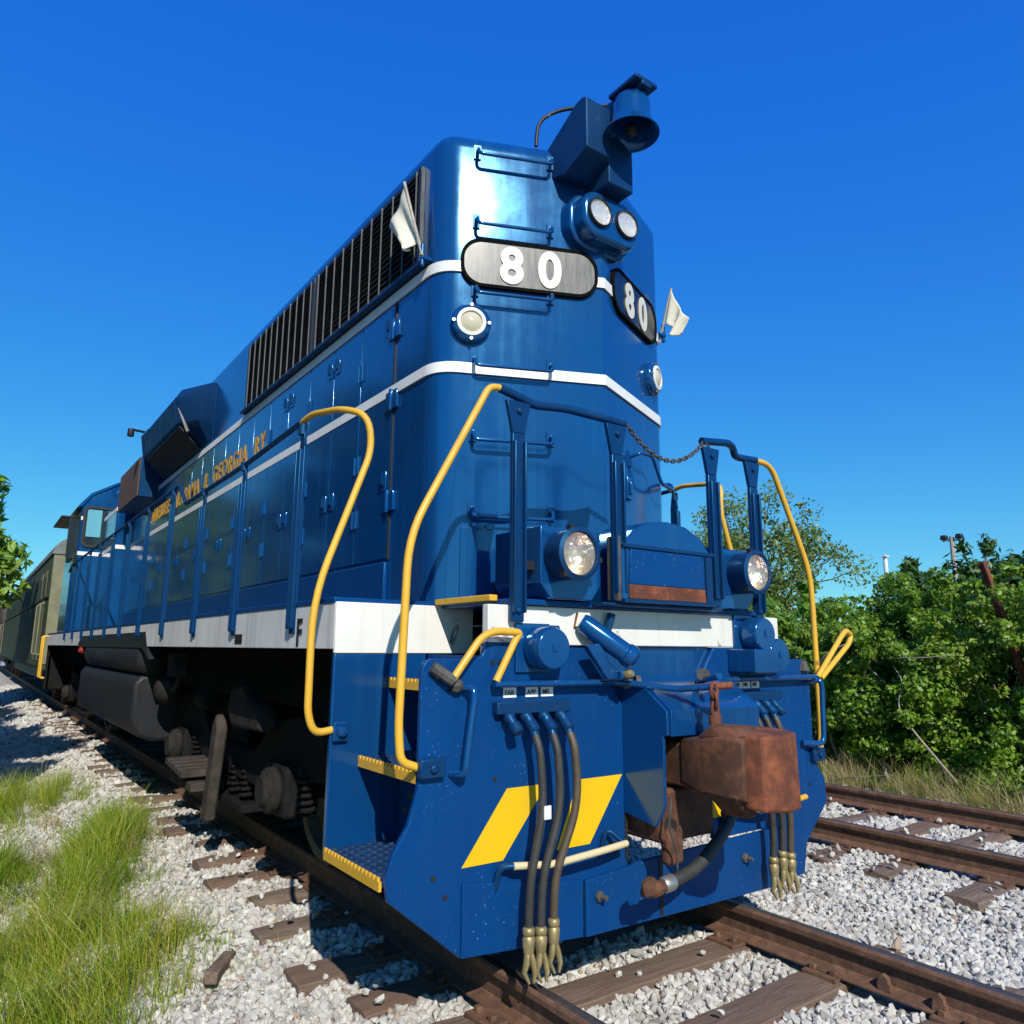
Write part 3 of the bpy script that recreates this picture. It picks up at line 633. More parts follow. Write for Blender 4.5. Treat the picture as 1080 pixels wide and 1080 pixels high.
q = M(); q.box(-.375, -.346, -.175, -.09, 1.655, 1.985); P('edge_plate', q, 'grease_iron', gb, bevel=.01)
# front platform posts, rails, chain
def post(x, y, z0, z1, ax='x'):
    q = M(); w_ = .036; t = .02
    if ax == 'x':
        q.box(x-w_, x+w_, y-t, y+.004, z0, z1-.16); q.box(x-w_, x-w_+.012, y-t-.022, y-t, z0+.04, z1-.2); q.box(x+w_-.012, x+w_, y-t-.022, y-t, z0+.04, z1-.2)
        q.prism([(x-w_, z1-.16), (x+w_, z1-.16), (x+w_+.035, z1), (x-w_-.035, z1)], 'y', y-t, y+.004)
    else:
        s = 1 if x > 0 else -1
        q.box(x-.012*s, x+.004*s, y-w_, y+w_, z0, z1-.1); q.box(x+.004*s, x+.026*s, y-w_, y-w_+.010, z0+.03, z1-.12); q.box(x+.004*s, x+.026*s, y+w_-.010, y+w_, z0+.03, z1-.12); q.prism([(y-w_, z1-.1), (y+w_, z1-.1), (y+.022, z1), (y-.022, z1)], 'x', x-.012*s, x+.004*s)
    return q
PX = [(-.905, -.045, 1.545, 2.60), (-.345, -.135, 1.66, 2.565), (.40, -.135, 1.66, 2.565), (.70, -.10, 1.66, 2.565)]
PX[3] = (.90, -.045, 1.6, 2.575)
for x, y, z0, z1 in PX:
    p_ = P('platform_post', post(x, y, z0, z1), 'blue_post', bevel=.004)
    for z in (z0+.05, z1-.05): P('bolt', M().lathe([(.014, 0), (.014, .012), (.006, .016)], (x, y-.02, z), (0, -1, 0), 8), 'blue_flare', p_)
YR = .0178
def rod(pts, r=YR, fr=.12): return M().tube(fillet(pts, fr), r, 12)
P('platform_rail', rod([(-1.0, -.035, 2.655), (-.86, -.04, 2.625), (-.80, -.05, 2.605), (-.62, -.07, 2.62), (-.40, -.135, 2.590), (-.27, -.135, 2.585)], .022, .05), 'blue_post', smooth=60)
P('platform_rail', rod([(.34, -.135, 2.60), (.60, -.12, 2.635), (.68, -.09, 2.63), (.72, -.07, 2.585), (.80, -.05, 2.59), (.96, -.045, 2.60)], .022, .04), 'blue_post', smooth=60)
# yellow stair handrails
P('stair_handrail', rod([(-1.385, -.02, .94), (-1.46, -.02, .965), (-1.475, -.02, 1.1), (-1.455, -.02, 1.90), (-1.055, -.03, 2.655), (-.975, -.035, 2.655)], YR, [.08, .08, .15, .13]), 'yellow', smooth=60)
P('stair_handrail', rod([(1.40, -.02, .80), (1.50, -.02, .77), (1.525, -.02, .92), (1.52, -.02, 1.92), (1.14, -.03, 2.60), (.94, -.045, 2.60)], YR, [.09, .08, .15, .13]), 'yellow', smooth=60)
for sx in (-1, 1):
    P('stair_handrail', rod([(sx*1.50, .57, 1.045), (sx*1.60, .57, 1.03), (sx*1.635, .57, 1.12), (sx*1.64, .57, 1.65), (sx*1.37, .57, 2.42), (sx*1.40, .57, 2.60), (sx*1.48, .72, 2.655), (sx*1.52, 1.05, 2.70), (sx*1.53, 1.17, 2.68)], YR, [.06, .08, .2, .2, .16, .14, .08]), 'yellow', smooth=60)
    q = M(); q.box(sx*1.44, sx*1.515, .545, .572, .99, 1.08); q.lathe([(.025, 0), (.025, .02), (.012, .028)], (sx*1.475, .545, 1.035), (0, -1, 0), 10); P('handrail_socket', q, 'blue', bevel=.01)
for x, z in ((-1.33, .935), (1.43, .79)):
    q = M(); q.box(x-.06, x+.06, -.065, -.028, z-.04, z+.04); q.lathe([(.02, 0), (.02, .015)], (x, -.065, z), (0, -1, 0), 8); P('handrail_socket', q, 'blue_flare', bevel=.01)
# chain across the gangway
A_, B_ = Vector((-.26, -.14, 2.585)), Vector((.36, -.14, 2.60)); q = M(); n = 24
ch = [A_.lerp(B_, i/n)-Vector((0, 0, .62*(i/n)*(1-i/n)*(1.0))) for i in range(n+1)]
ch += [Vector((.38, -.15, 2.60-.03*i)) for i in range(1, 5)]
for i in range(len(ch)-1):
    a, b_ = ch[i], ch[i+1]; c = (a+b_)/2; d = (b_-a).normalized(); s_ = d.cross(Vector((0, 1, .3))).normalized() if i % 2 else d.cross(Vector((0, .3, -1))).normalized(); l = (b_-a).length*.74
    q.tube([c+d*l*math.cos(t)+s_*.011*math.sin(t) for t in [k*math.pi/5 for k in range(10)]], .0042, 6, True)
P('safety_chain', q, 'grease_iron', smooth=60)
# side handrails
for sx in (-1, 1):
    ys = [1.14, 2.24, 3.30, 4.45, 5.60, 6.75, 7.90, 9.05, 10.2, 11.4, 12.6]
    for i, y in enumerate(ys):
        zt = 2.63 if i < 3 else 2.82
        p_ = P('handrail_post', post(sx*1.53, y, 1.49, zt, 'y'), 'blue_post', bevel=.003)
        q = M(); q.tube([(sx*1.535, y, zt-.03), (sx*1.535, y, zt+.03)], .024, 10); P('rail_bracket', q, 'blue_flare', p_)
        P('foot_bolt', M().lathe([(.016, 0), (.016, .02)], (sx*1.535, y, 1.53), (sx, 0, 0), 8), 'blue_flare', p_)
    P('handrail', rod([(sx*1.53, 1.15, 2.685), (sx*1.53, 2.2, 2.645), (sx*1.53, 3.95, 2.635), (sx*1.53, 4.25, 2.85), (sx*1.53, 12.7, 2.85), (sx*1.53, 13.1, 2.75)], .017, .03), 'blue_flare', smooth=60)
# letters on the sill and hood
q = text_mesh('F', .20, .004, .003, .85); q.map(lambda a, b_, c: (-1.527-c, 1.075-a, 1.43+b_)); P('letter', q, 'letter_black')
yw = 3.68
for wrd in ('RY.', 'GEORGIA', '&', 'ALABAMA', 'TENNESSEE,'):
    t = text_mesh(wrd, .255, .006, .002, .96, 1.24); L_ = max(p[0] for p in t.v); t.map(lambda a, b_, c: (-HW-.013-c, yw+(L_-a), 3.175+b_)); P('lettering', t, 'gold'); yw += L_+.22
P('stencil_patch', M().box(-1.5275, -1.5235, 2.05, 2.2, 1.44, 1.50), 'dusty_iron')
# overhanging dynamic brake blister
for sx in (-1, 1):
    q = M(); prof = [(.80, 4.53), (1.20, 4.40), (1.27, 4.28), (1.22, 3.98), (HW-.01, 3.72)]
    secs = [(5.75, .03), (5.95, .5), (6.25, 1.), (8.3, 1.)]; n = 5; vs = []
    for y, k in secs: vs += [(sx*(HW-.02+(x-HW+.02)*k if x > HW else x), y, 4.5+(z-4.5)*(k if k > .9 else 1)) for x, z in prof]
    fs = []
    for i in range(3): fs += [((i)*n+j, (i)*n+(j+1) % n, (i+1)*n+(j+1) % n, (i+1)*n+j) for j in range(n)]
    fs += [tuple(range(n)), tuple(range(3*n, 4*n))[::-1]]
    if sx < 0: fs = [f[::-1] for f in fs]
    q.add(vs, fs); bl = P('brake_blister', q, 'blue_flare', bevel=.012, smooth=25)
    q = M(); q.tube([(sx*1.22, 6.23, 4.16), (sx*1.13, 6.10, 3.86)], .022, 6); P('brace', q, 'bar', bl)
    q = M(); q.prism([(.96, 3.715), (1.20, 3.945), (1.205, 3.93), (.965, 3.70)], 'y', 6.2, 8.1) if sx > 0 else q.prism([(-.96, 3.715), (-1.20, 3.945), (-1.205, 3.93), (-.965, 3.70)], 'y', 6.2, 8.1); P('underside_sheet', q, 'letter_black', bl)  # flat black sheet along the sloping underside of the blister
# brown panelled box ahead of the cab and small horn
q = M(); q.box(-1.20, -HW, 8.6, 10.3, 3.50, 4.08); bp = P('air_intake_box', q, 'blue_flare', bevel=.01); P('intake_face', M().box(-1.215, -1.201, 8.62, 10.28, 3.51, 4.07), 'brown_panel', bp)
q = M(); q.tube([(-1.05, 8.5, 4.40), (-1.40, 8.4, 4.39)], .018, 8); q.lathe([(.04, 0), (.045, .10), (.04, .11)], (-1.40, 8.4, 4.40), (0, 0, -1), 12); P('side_lamp', q, 'letter_black')
# equipment cabinet between hood and cab, and the cab
P('cab_cabinet', M().box(-1.15, 1.15, 10.8, 12.19, 1.66, 4.0), 'blue', bevel=.03)
for sx in (-1, 1):
    for z in (3.61, 2.985): P('stripe', M().box(sx*(HW+.02), sx*1.153, 10.79, 10.797, z, z+.066), 'stripe'); P('stripe', M().box(sx*1.151, sx*1.156, 10.80, 12.18, z, z+.066), 'stripe')
q = M(); q.prism([(-1.52, 1.66), (-1.52, 3.85), (-1.38, 4.06), (-.80, 4.42), (0, 4.54), (.80, 4.42), (1.38, 4.06), (1.52, 3.85), (1.52, 1.66)], 'y', 12.2, 14.3); cb = P('cab', q, 'blue', bevel=.02)
P('cab_roof', M().prism([(-1.60, 3.83), (-1.55, 3.91), (-1.40, 4.11), (-.80, 4.47), (0, 4.59), (.80, 4.47), (1.40, 4.11), (1.55, 3.91), (1.60, 3.83), (1.52, 3.855), (1.38, 4.065), (.8, 4.425), (0, 4.545), (-.8, 4.425), (-1.38, 4.065), (-1.52, 3.855)], 'y', 12.18, 14.4), 'blue', cb)
for sx in (-1, 1):
    q = M(); o = oval(.46, .74, .10); n = len(o); i_ = oval(.38, .66, .08)
    q.add([(x, y, d) for d in (0, .03) for x, y in o]+[(x, y, .03) for x, y in i_]+[(x, y, .004) for x, y in i_], [(j, (j+1) % n, n+(j+1) % n, n+j) for j in range(n)]+[(n+j, n+(j+1) % n, 2*n+(j+1) % n, 2*n+j) for j in range(n)]+[(2*n+j, 2*n+(j+1) % n, 3*n+(j+1) % n, 3*n+j) for j in range(n)])
    G = lambda a, b_, c: (sx*1.26+a, 12.198-c, 3.50+b_); q.map(G); wf = P('window', q, 'letter_black', cb)
    q = M(); q.add([(x, y, .006) for x, y in i_], [tuple(range(n))]); q.map(G); P('pane', q, 'window_glass', wf)
    q = M(); q.box(-.17, .06, -.18, .31, .010, .018); q.map(G); P('pane_panel', q, 'panel_blue', wf)  # pale blue panel covering part of the pane
    q = M(); q.box(sx*1.521, sx*1.535, 12.6, 14.0, 3.0, 3.6); wf = P('window', q, 'letter_black', cb); q = M(); q.box(sx*1.536, sx*1.539, 12.66, 13.94, 3.06, 3.54); P('pane', q, 'window_glass', wf)
    P('awning', M().box(sx*1.522, sx*1.80, 12.5, 14.1, 3.68, 3.71), 'letter_black', cb, bevel=.01)
    P('wind_deflector', M().box(sx*1.522, sx*1.68, 12.42, 12.44, 2.95, 3.66), 'window_glass', cb)
    P('stripe', M().box(sx*1.16, sx*1.523, 12.192, 12.199, 2.985, 3.05), 'stripe', cb); P('stripe', M().box(sx*1.495, sx*1.523, 12.192, 12.199, 3.61, 3.676), 'stripe', cb)
    for yy in (15.6, 16.05): P('rear_handrail', M().tube(fillet([(sx*1.54, yy, 1.6), (sx*1.62, yy, 1.6), (sx*1.62, yy, .75), (sx*1.54, yy, .75)], .06), .02, 8), 'yellow')
q = M(); q.box(-.93, .93, 14.3, 15.7, 1.66, 3.3); P('short_hood', q, 'blue', bevel=.08, seg=3)
q = M(); q.box(-1.5, 1.5, 16.1, 16.16, .5, 1.64); P('rear_pilot', q, 'dark_iron', bevel=.01)
# pilot
q = M(); q.box(-1.05, 1.05, .0, .03, .80, 1.438); P('pilot_bulkhead', q, 'blue', bevel=.004)
q = M(); q.prism([(-1.38, .86), (-1.38, 1.33), (-1.365, 1.363), (-1.335, 1.378), (-1.11, 1.378), (-1.075, 1.392), (-1.055, 1.43), (-1.055, 1.452), (-.90, 1.452), (-.90, 1.535), (-.63, 1.535), (-.585, 1.43), (-.46, 1.43), (-.36, 1.32), (-.21, 1.14), (-.21, .36), (-.48, .34), (-1.165, .175), (-1.50, .445), (-1.515, .53), (-1.485, .62), (-1.42, .72)], 'y', -.030, -.004); pl = P('pilot_plate', q, 'blue_dusty', bevel=.004)
q = M(); q.prism([(.44, 1.10), (.40, 1.30), (.50, 1.437), (1.0, 1.437), (1.07, 1.37), (1.373, 1.37), (1.42, 1.30), (1.415, .82), (1.45, .72), (1.515, .64), (1.525, .50), (1.29, .29), (1.25, .12), (.95, .12), (.95, .42), (.44, .42)], 'y', -.030, -.004); pr_ = P('pilot_plate', q, 'blue_dusty', bevel=.004)
q = M(); q.prism([(-1.165, .177), (-.505, .128), (-.505, .372), (-1.165, .462)], 'y', -.044, -.031); P('plow_plate', q, 'blue_dusty', pl, bevel=.003)
q = M(); q.prism([(-.495, .127), (.30, .115), (1.0, .108), (1.0, .42), (-.17, .40), (-.215, .385), (-.495, .368)], 'y', -.052, -.031); pb = P('plow_plate', q, 'blue_dusty', bevel=.003)
P('plate_edge', M().box(-.012, .012, -.056, -.052, .13, .392), 'letter_black', pb)
for x, z in ((.66, .30), (-.42, .29)):
    P('bolt', M().lathe([(.025, 0), (.025, .015), (.012, .02), (.012, .05)], (x, -.052, z), (.2, -1, 0), 8), 'grease_iron', pb)
q = M()
for x, z in ((-1.24, .42), (-1.0, .86), (-1.30, .5), (-.30, .50), (-.98, 1.36), (-1.02, 1.36), (-.6, .6)): q.lathe([(.012, 0), (.012, .002)], (x, -.031, z), (0, -1, 0), 8)
for x, z in ((1.35, .62), (1.1, .8)): q.lathe([(.012, 0), (.012, .002)], (x, -.031, z), (0, -1, 0), 8)
P('bolt_holes', q, 'letter_black', pl)
q = M(); random.seed(3)
for i in range(60): z = .42+i*.012; q.box(-.222, -.206, -.036, -.028, z, z+random.uniform(.005, .011))
P('weld_bead', q, 'dusty_iron', pl)
for pts in ([(-1.165, .52), (-.955, .52), (-.712, .815), (-.935, .815)], [(-.655, .52), (-.452, .52), (-.236, .815), (-.520, .815)]):
    P('hazard_stripe', M().prism(pts, 'y', -.0335, -.0305), 'yellow_stripe', pl)
for pts in ([(.36, .53), (.62, .53), (.78, .66), (.44, .66)], [(.92, .53), (1.16, .53), (1.02, .70), (.96, .74)]):
    P('hazard_stripe', M().prism(pts, 'y', -.0335, -.0305), 'yellow_stripe', pr_)
# dummy sockets
for x, z in ((-.775, 1.43), (.80, 1.52), (.93, 1.40)):
    q = M(); q.box(x-.125, x+.075, -.045, -.029, z-.115, z+.11); so_ = P('jumper_socket', q, 'blue', bevel=.004)
    P('socket_cap', M().lathe([(.085, 0), (.098, .01), (.098, .10), (.09, .115)], (x+.01, -.045, z-.005), (0, -1, 0), 30), 'blue', so_, bevel=.004)
    P('cap_lug', M().box(x-.0, x+.02, -.168, -.158, z-.02, z+.02), 'blue', so_, bevel=.004)
q = M(); q.box(.62, .84, -.22, -.03, 1.30, 1.43); P('socket_bracket', q, 'blue', bevel=.006)
# coupler pocket, coupler
q = M(); q.prism([(-.002, 1.285), (-.17, 1.255), (-.33, 1.135), (-.33, 1.025), (-.302, 1.02), (-.30, .70), (-.24, .60), (-.002, .64)], 'x', -.225, -.205); pk = P('coupler_pocket', q, 'blue', bevel=.004)
q = M(); q.prism([(-.002, 1.288), (-.17, 1.262), (-.34, 1.14), (-.34, 1.02), (-.318, 1.02), (-.318, 1.128), (-.17, 1.24), (-.002, 1.265)], 'x', -.204, .46); P('pocket_roof', q, 'blue', pk, bevel=.003)
q = M(); q.prism([(-.002, 1.285), (-.17, 1.255), (-.33, 1.135), (-.30, .70), (-.002, .64)], 'x', .46, .48); P('pocket_side', q, 'blue', pk)
q = M(); q.box(-.203, .459, .30, .33, .62, 1.25); P('pocket_back', q, 'letter_black', pk)
cp = M(); hull(cp, [(sx*.105, y, z) for sx in (-1, 1) for y in (.30, -.34) for z in (.78, .985)])
hull(cp, [(-.11, -.30, .80), (-.11, -.30, 1.0), (.11, -.30, .80), (.11, -.30, 1.0), (-.15, -.47, .77), (-.135, -.47, 1.02), (-.165, -.60, .775), (-.15, -.60, 1.045), (-.125, -.69, .775), (-.115, -.68, 1.035), (.0, -.62, .74), (.05, -.55, 1.06), (.21, -.56, .78), (.21, -.55, 1.05), (.21, -.42, .79), (.20, -.42, 1.04)])
hull(cp, [(-.125, -.42, 1.01), (-.14, -.60, 1.035), (-.08, -.68, 1.045), (.18, -.60, 1.05), (.18, -.44, 1.03), (-.05, -.34, 1.0), (-.11, -.50, 1.085), (-.05, -.60, 1.09), (.10, -.55, 1.075), (.0, -.44, 1.08)])
hull(cp, [(-.17, -.48, .80), (-.16, -.66, .80), (.04, -.64, .80), (.10, -.48, .80), (-.08, -.52, .69), (-.05, -.64, .685), (.03, -.62, .685), (.04, -.52, .69)])
cpo = P('coupler', cp, 'rust_dark', bevel=.016, seg=2)
q = M(); hull(q, [(-.06, -.56, .73), (-.06, -.56, 1.05), (-.105, -.665, .745), (-.10, -.665, 1.045), (-.075, -.75, .735), (-.07, -.745, 1.05), (.05, -.785, .725), (.05, -.78, 1.05), (.16, -.765, .725), (.155, -.76, 1.06), (.215, -.69, .735), (.21, -.69, 1.06), (.215, -.55, .745), (.21, -.55, 1.065), (.10, -.50, .745), (.10, -.50, 1.07)])
kn = P('knuckle', q, 'rust', cpo, bevel=.014, seg=2)
q = M(); hull(q, [(.13, -.45, .76), (.13, -.45, 1.03), (.265, -.50, .77), (.26, -.50, 1.015), (.278, -.655, .775), (.272, -.65, 1.01), (.222, -.71, .765), (.218, -.705, 1.03)]); P('knuckle_nose', q, 'rust', cpo, bevel=.014, seg=2)
q = M(); q.box(-.19, .20, -.24, .10, .52, .765); q.box(-.16, -.05, -.26, -.2, .42, .60); P('carrier_iron', q, 'rust_dark', cpo, bevel=.02)
q = M()
for z, f in ((1.15, 0), (1.19, 1), (1.235, 0)): c = Vector((-.06, -.48, z)); q.tube([c+Vector((math.cos(t)*.022*(1-f*.6), math.cos(t)*.022*f, math.sin(t)*.036)) for t in [k*math.pi/6 for k in range(12)]], .009, 8, True)
q.lathe([(.03, 0), (.03, .04), (.018, .06)], (-.06, -.48, 1.08), (0, 0, 1), 10); P('lift_chain', q, 'rust', cpo, smooth=60)
# uncoupling lever
lv = P('uncoupling_lever', rod([(-1.04, -.075, 1.268), (-.30, -.075, 1.262), (-.24, -.16, 1.255), (-.12, -.30, 1.235), (-.04, -.48, 1.255), (.02, -.52, 1.26)], .016, .06), 'blue', smooth=60)
P('lever_handle', rod([(-1.255, -.075, 1.29), (-1.12, -.085, 1.47), (-1.05, -.085, 1.50), (-.905, -.085, 1.495), (-.93, -.08, 1.46), (-1.03, -.075, 1.28)], .017, [.06, .06, .03, .04]), 'yellow', lv, smooth=60)
P('lever_rust', rod([(-.10, -.31, 1.237), (-.04, -.48, 1.2555), (.022, -.522, 1.2605)], .0172, .05), 'rust', lv, smooth=60)
P('lever_bar', rod([(.02, -.45, 1.30), (.16, -.20, 1.262), (.30, -.08, 1.262), (1.42, -.075, 1.262)], .016, .06), 'blue', lv, smooth=60)
P('lever_handle', rod([(1.44, -.075, 1.26), (1.735, -.08, 1.52), (1.80, -.075, 1.56), (1.89, -.06, 1.53), (1.85, -.06, 1.47), (1.50, -.06, 1.25)], .017, [.05, .05, .03, .05]), 'yellow', lv, smooth=60)
q = M(); q.lathe([(.03, 0), (.035, .02), (.03, .04), (.02, .05)], (-1.24, -.04, 1.265), (1, -.15, 0), 8); q.lathe([(.02, 0), (.025, .05)], (-1.33, -.03, 1.34), (.5, -.4, -.5), 8); q.tube([(-1.34, -.05, 1.345), (-1.25, -.075, 1.285)], .026, 8); P('lever_bracket', q, 'grease_iron', lv)
q = M(); q.lathe([(.03, 0), (.036, .02), (.03, .04)], (-.27, -.085, 1.262), (1, -.3, 0), 10); q.lathe([(.034, 0), (.034, .025)], (-.20, -.10, 1.262), (1, -.5, 0), 10); q.lathe([(.03, 0), (.034, .02), (.03, .05)], (.10, -.28, 1.30), (1, .6, 0), 10); q.lathe([(.04, 0), (.02, .06)], (1.36, -.03, 1.30), (0, 0, 1), 8); P('lever_joint', q, 'grease_iron', lv)
# buffer cylinder at the left of the pocket
a = Vector((-.50, -.06, 1.545)); b_ = Vector((-.30, -.20, 1.375)); d = (b_-a).normalized()
q = M(); q.lathe([(.042, -.02), (.05, 0), (.05, .24), (.058, .25), (.058, .29), (.04, .30), (.03, .31)], a, d, 20); cy = P('air_cylinder', q, 'blue', bevel=.003)
q = M(); q.prism([(-.55, 1.44), (-.47, 1.45), (-.34, 1.30), (-.36, 1.28), (-.42, 1.28)], 'y', -.14, -.12); q.box(-.36, -.28, -.17, -.10, 1.28, 1.32); P('cylinder_bracket', q, 'blue', cy, bevel=.004)
P('rod_bolt', M().lathe([(.018, 0), (.024, .02), (.02, .04), (.014, .05)], (-.33, -.16, 1.30), (.2, -1, .2), 10), 'brass', cy)
q = M(); q.tube([(-.35, -.05, 1.47), (-.315, -.06, 1.60)], [.018, .022], 8); P('hook_rod', q, 'blue_flare', cy)
# MU hoses
def gladhand(q, p, d):
    p = Vector(p); q.lathe([(.020, 0), (.027, .01), (.027, .03), (.021, .035), (.028, .045), (.026, .075), (.022, .10)], p, d, 12)
    e = p+Vector(d).normalized()*.10
    for s in (-1, 1): q.tube([e+Vector((s*.006, 0, .01)), e+Vector((s*.016, -.008, -.035)), e+Vector((s*.019, -.012*s-.008, -.075)), e+Vector((s*.011, -.022, -.112))], [.016, .018, .015, .007], 8, flat=.7)
    return q
def hose_set(xs, ports, bx0, bx1, sk, zb):
    mf = P('hose_manifold', M().box(bx0, bx1, -.075, -.030, 1.135, 1.19), 'blue_flare', bevel=.006)
    for x in ports:
        q = M(); q.lathe([(.026, 0), (.030, .015), (.024, .03), (.020, .05), (.028, .055), (.028, .09), (.02, .10)], (x, -.06, 1.13), (.12, -.7, -.7), 12); P('hose_port', q, 'blue_flare', mf)
    for x, xb, zz, mt in zip(ports[sk:sk+3], xs, zb, ('rubber', 'rubber', 'hose_brown')):
        pth = fillet([(x+.005, -.10, 1.09), (x+.014, -.155, 1.0), (x+.03, -.165, .75), (xb, -.150, .45), (xb, -.14, zz)], .25, 8)
        h = P('air_hose', M().tube(pth, .0185, 12), mt, smooth=70)
        q = M(); q.lathe([(.024, 0), (.026, .02), (.022, .03), (.026, .04), (.022, .09)], Vector(pth[0])+Vector((-.003, .02, .03)), (.12, -.6, -1), 12); P('hose_clamp', q, 'blue_flare', h)
        P('gladhand', gladhand(M(), (xb, -.14, zz+.005), (0, 0, -1)), 'brass', h, smooth=60)
hose_set([-.895, -.83, -.76], [-.955, -.862, -.762, -.662], -1.02, -.60, 1, [.27, .26, .28])
hose_set([.80, .885, .96], [.72, .80, .89, .97], .66, 1.06, 0, [.30, .32, .30])
for x in (-.925, -.80, -.71, .70, .775, .86):
    st = P('label_tag', M().box(x-.036, x+.036, -.0345, -.031, 1.205, 1.25), 'paper')
    q = text_mesh({-.925: 'FAR', -.80: 'APP', -.71: 'MR'}.get(x, 'MR'), .030, .0005, .001); q.map(lambda a, b_, c: (x-.029+a, -.0355-c, 1.217+b_)); P('tag_text', q, 'letter_black', st)
P('hose_tag', M().box(-.845, -.808, -.185, -.180, .70, .755), 'paper')
# brake pipe hose hung across the plow
pth = fillet([(.46, -.10, .56), (.40, -.20, .60), (.25, -.26, .53), (.02, -.28, .40), (-.17, -.29, .37)], .2, 8)
bh = P('brake_hose', M().tube(pth, .029, 14), 'rubber', smooth=70)
q = M(); q.lathe([(.032, 0), (.037, .01), (.037, .06), (.031, .07)], pth[-1], (-1, 0, -.1), 14); P('hose_clamp', q, 'steel', bh)
q = M(); e = Vector(pth[-1]); q.lathe([(.028, .06), (.030, .09), (.036, .10), (.034, .14), (.024, .17)], e, (-1, 0, -.12), 12); hull(q, [e+Vector(v) for v in ((-.13, -.03, -.03), (-.13, .03, -.03), (-.20, -.02, -.035), (-.20, .02, -.035), (-.215, -.015, .02), (-.14, -.025, .045), (-.14, .02, .045), (-.19, .015, .03))]); P('gladhand', q, 'rust_dark', bh, bevel=.006)
P('hose_hanger', M().tube([(-.20, -.32, .74), (-.22, -.32, .62), (-.16, -.31, .50), (-.15, -.30, .42)], .005, 6), 'grease_iron', bh)
P('pipe_stub', M().lathe([(.035, 0), (.035, .10), (.028, .10)], (-.10, -.16, .60), (-.4, -1, 0), 14), 'dusty_iron', pk)
# grab handles on the pilot
P('pilot_grab', rod([(-1.20, -.03, 1.26), (-1.155, -.09, 1.255), (-1.16, -.10, 1.20), (-1.19, -.10, .98), (-1.20, -.10, .905), (-1.225, -.03, .90)], .0165, .05), 'blue', smooth=60)
P('pilot_grab', rod([(1.39, -.03, 1.24), (1.43, -.10, 1.24), (1.44, -.10, 1.20), (1.425, -.10, .90), (1.40, -.10, .86), (1.27, -.05, .87)], .0165, .05), 'blue', smooth=60)
def foot_grab(x0, x1, z, b0):
    g = P('foot_grab', rod([(x0+.06, -.09, z+.012), (x0+.25, -.13, z), (x1-.18, -.135, z+.018), (x1-.02, -.11, z+.02)], .016, .05), 'cream' if b0 else 'yellow', smooth=60)
    q = M().tube(fillet([(x0, -.03, z-.10), (x0+.01, -.06, z+.01), (x0+.07, -.093, z+.012)], .04), .014, 8); P('grab_bracket', q, 'blue_flare', g, smooth=60); q = M().tube(fillet([(x1-.12, -.03, z-.04), (x1-.10, -.06, z+.09), (x1-.03, -.11, z+.02)], .04), .012, 8); P('grab_bracket', q, 'blue_flare', g, smooth=60)
foot_grab(-1.0, -.27, .495, True)
foot_grab(.50, 1.20, .555, False)
# ------------------------------------------------------------------ running gear
def truck(yc):
    t = yc; root = None
    for sx in (-1, 1):
        X0, X1 = sx*1.02, sx*1.12
        q = M(); q.prism([(t-2.0, .62), (t-2.0, .92), (t-1.5, .98), (t-1.0, .92), (t-.6, .66), (t+.6, .66), (t+1.0, .92), (t+1.5, .98), (t+2.0, .92), (t+2.0, .62), (t+1.7, .60), (t+1.15, .62), (t+.75, .42), (t-.75, .42), (t-1.15, .62), (t-1.7, .60)], 'x', X0, X1)
        fr = P('truck_frame', q, 'dark_iron', bevel=.015)
        for dy in (-1.37, 1.37):
            q = M(); q.box(sx*1.0, sx*1.2, t+dy-.15, t+dy+.15, .34, .66); ax = P('axle_box', q, 'dark_iron', fr, bevel=.03)
            q = M(); q.lathe([(.13, 0), (.145, .02), (.145, .06), (.10, .09), (.09, .11)], (sx*1.2, t+dy, .508), (sx, 0, 0), 20)
            for k in range(6): a_ = k*math.pi/3; q.lathe([(.018, 0), (.018, .02)], (sx*1.26, t+dy+.115*math.cos(a_), .508+.115*math.sin(a_)), (sx, 0, 0), 6)
            P('bearing_cap', q, 'dusty_iron', ax)
            q = M()
            for d2 in (-.30, .30): P('coil_spring', M().tube([(sx*1.10+.05*math.cos(k*.9), t+dy+d2+.065*math.sin(k*.9), .40+.26*k/42) for k in range(43)], .015, 6), 'dark_iron', fr)
            P('wheel', M().lathe([(.51, -.02), (.55, 0), (.55, .028), (.508, .04), (.50, .13), (.43, .13), (.40, .06), (.18, .05), (.15, .12), (.001, .12)], (sx*(RG-.075), t+dy, .508), (sx, 0, 0), 40), 'grease_iron')
            q = M(); q.lathe([(.10, 0), (.11, .02), (.11, .30), (.07, .33)], (sx*1.14, t+dy*.45-.15, .98), (0, 1, 0), 18); P('brake_cylinder', q, 'dark_iron', fr)
        q = M()
        for d2 in (-.42, -.14, .14, .42): P('bolster_spring', M().tube([(sx*1.08+.055*math.cos(k*.9), t+d2+.06*math.sin(k*.9), .30+.22*k/36) for k in range(37)], .016, 6), 'dark_iron', fr)
        P('spring_plank', M().box(sx*.98, sx*1.18, t-.6, t+.6, .22, .28), 'dark_iron', fr, bevel=.01)
    for dy in (-1.37, 1.37): P('axle', M().tube([(-1.0, t+dy, .508), (1.0, t+dy, .508)], .085, 14), 'dark_iron')
    P('traction_motor', M().box(-.55, .55, t-1.0, t+1.0, .22, .95), 'pitch', bevel=.08)
truck(3.55); truck(13.0)
P('underframe', M().box(-1.25, 1.25, .62, 16.1, 1.06, 1.40), 'pitch')
q = M()
for i, (z, x0) in enumerate(((.62, 1.06), (.66, 1.02))): pass
for i in range(5): q.box(-1.46+.002*i, -1.14, 3.62+.13*i, 3.62+.13*i+.12, .40+.008*i, .455+.008*i)
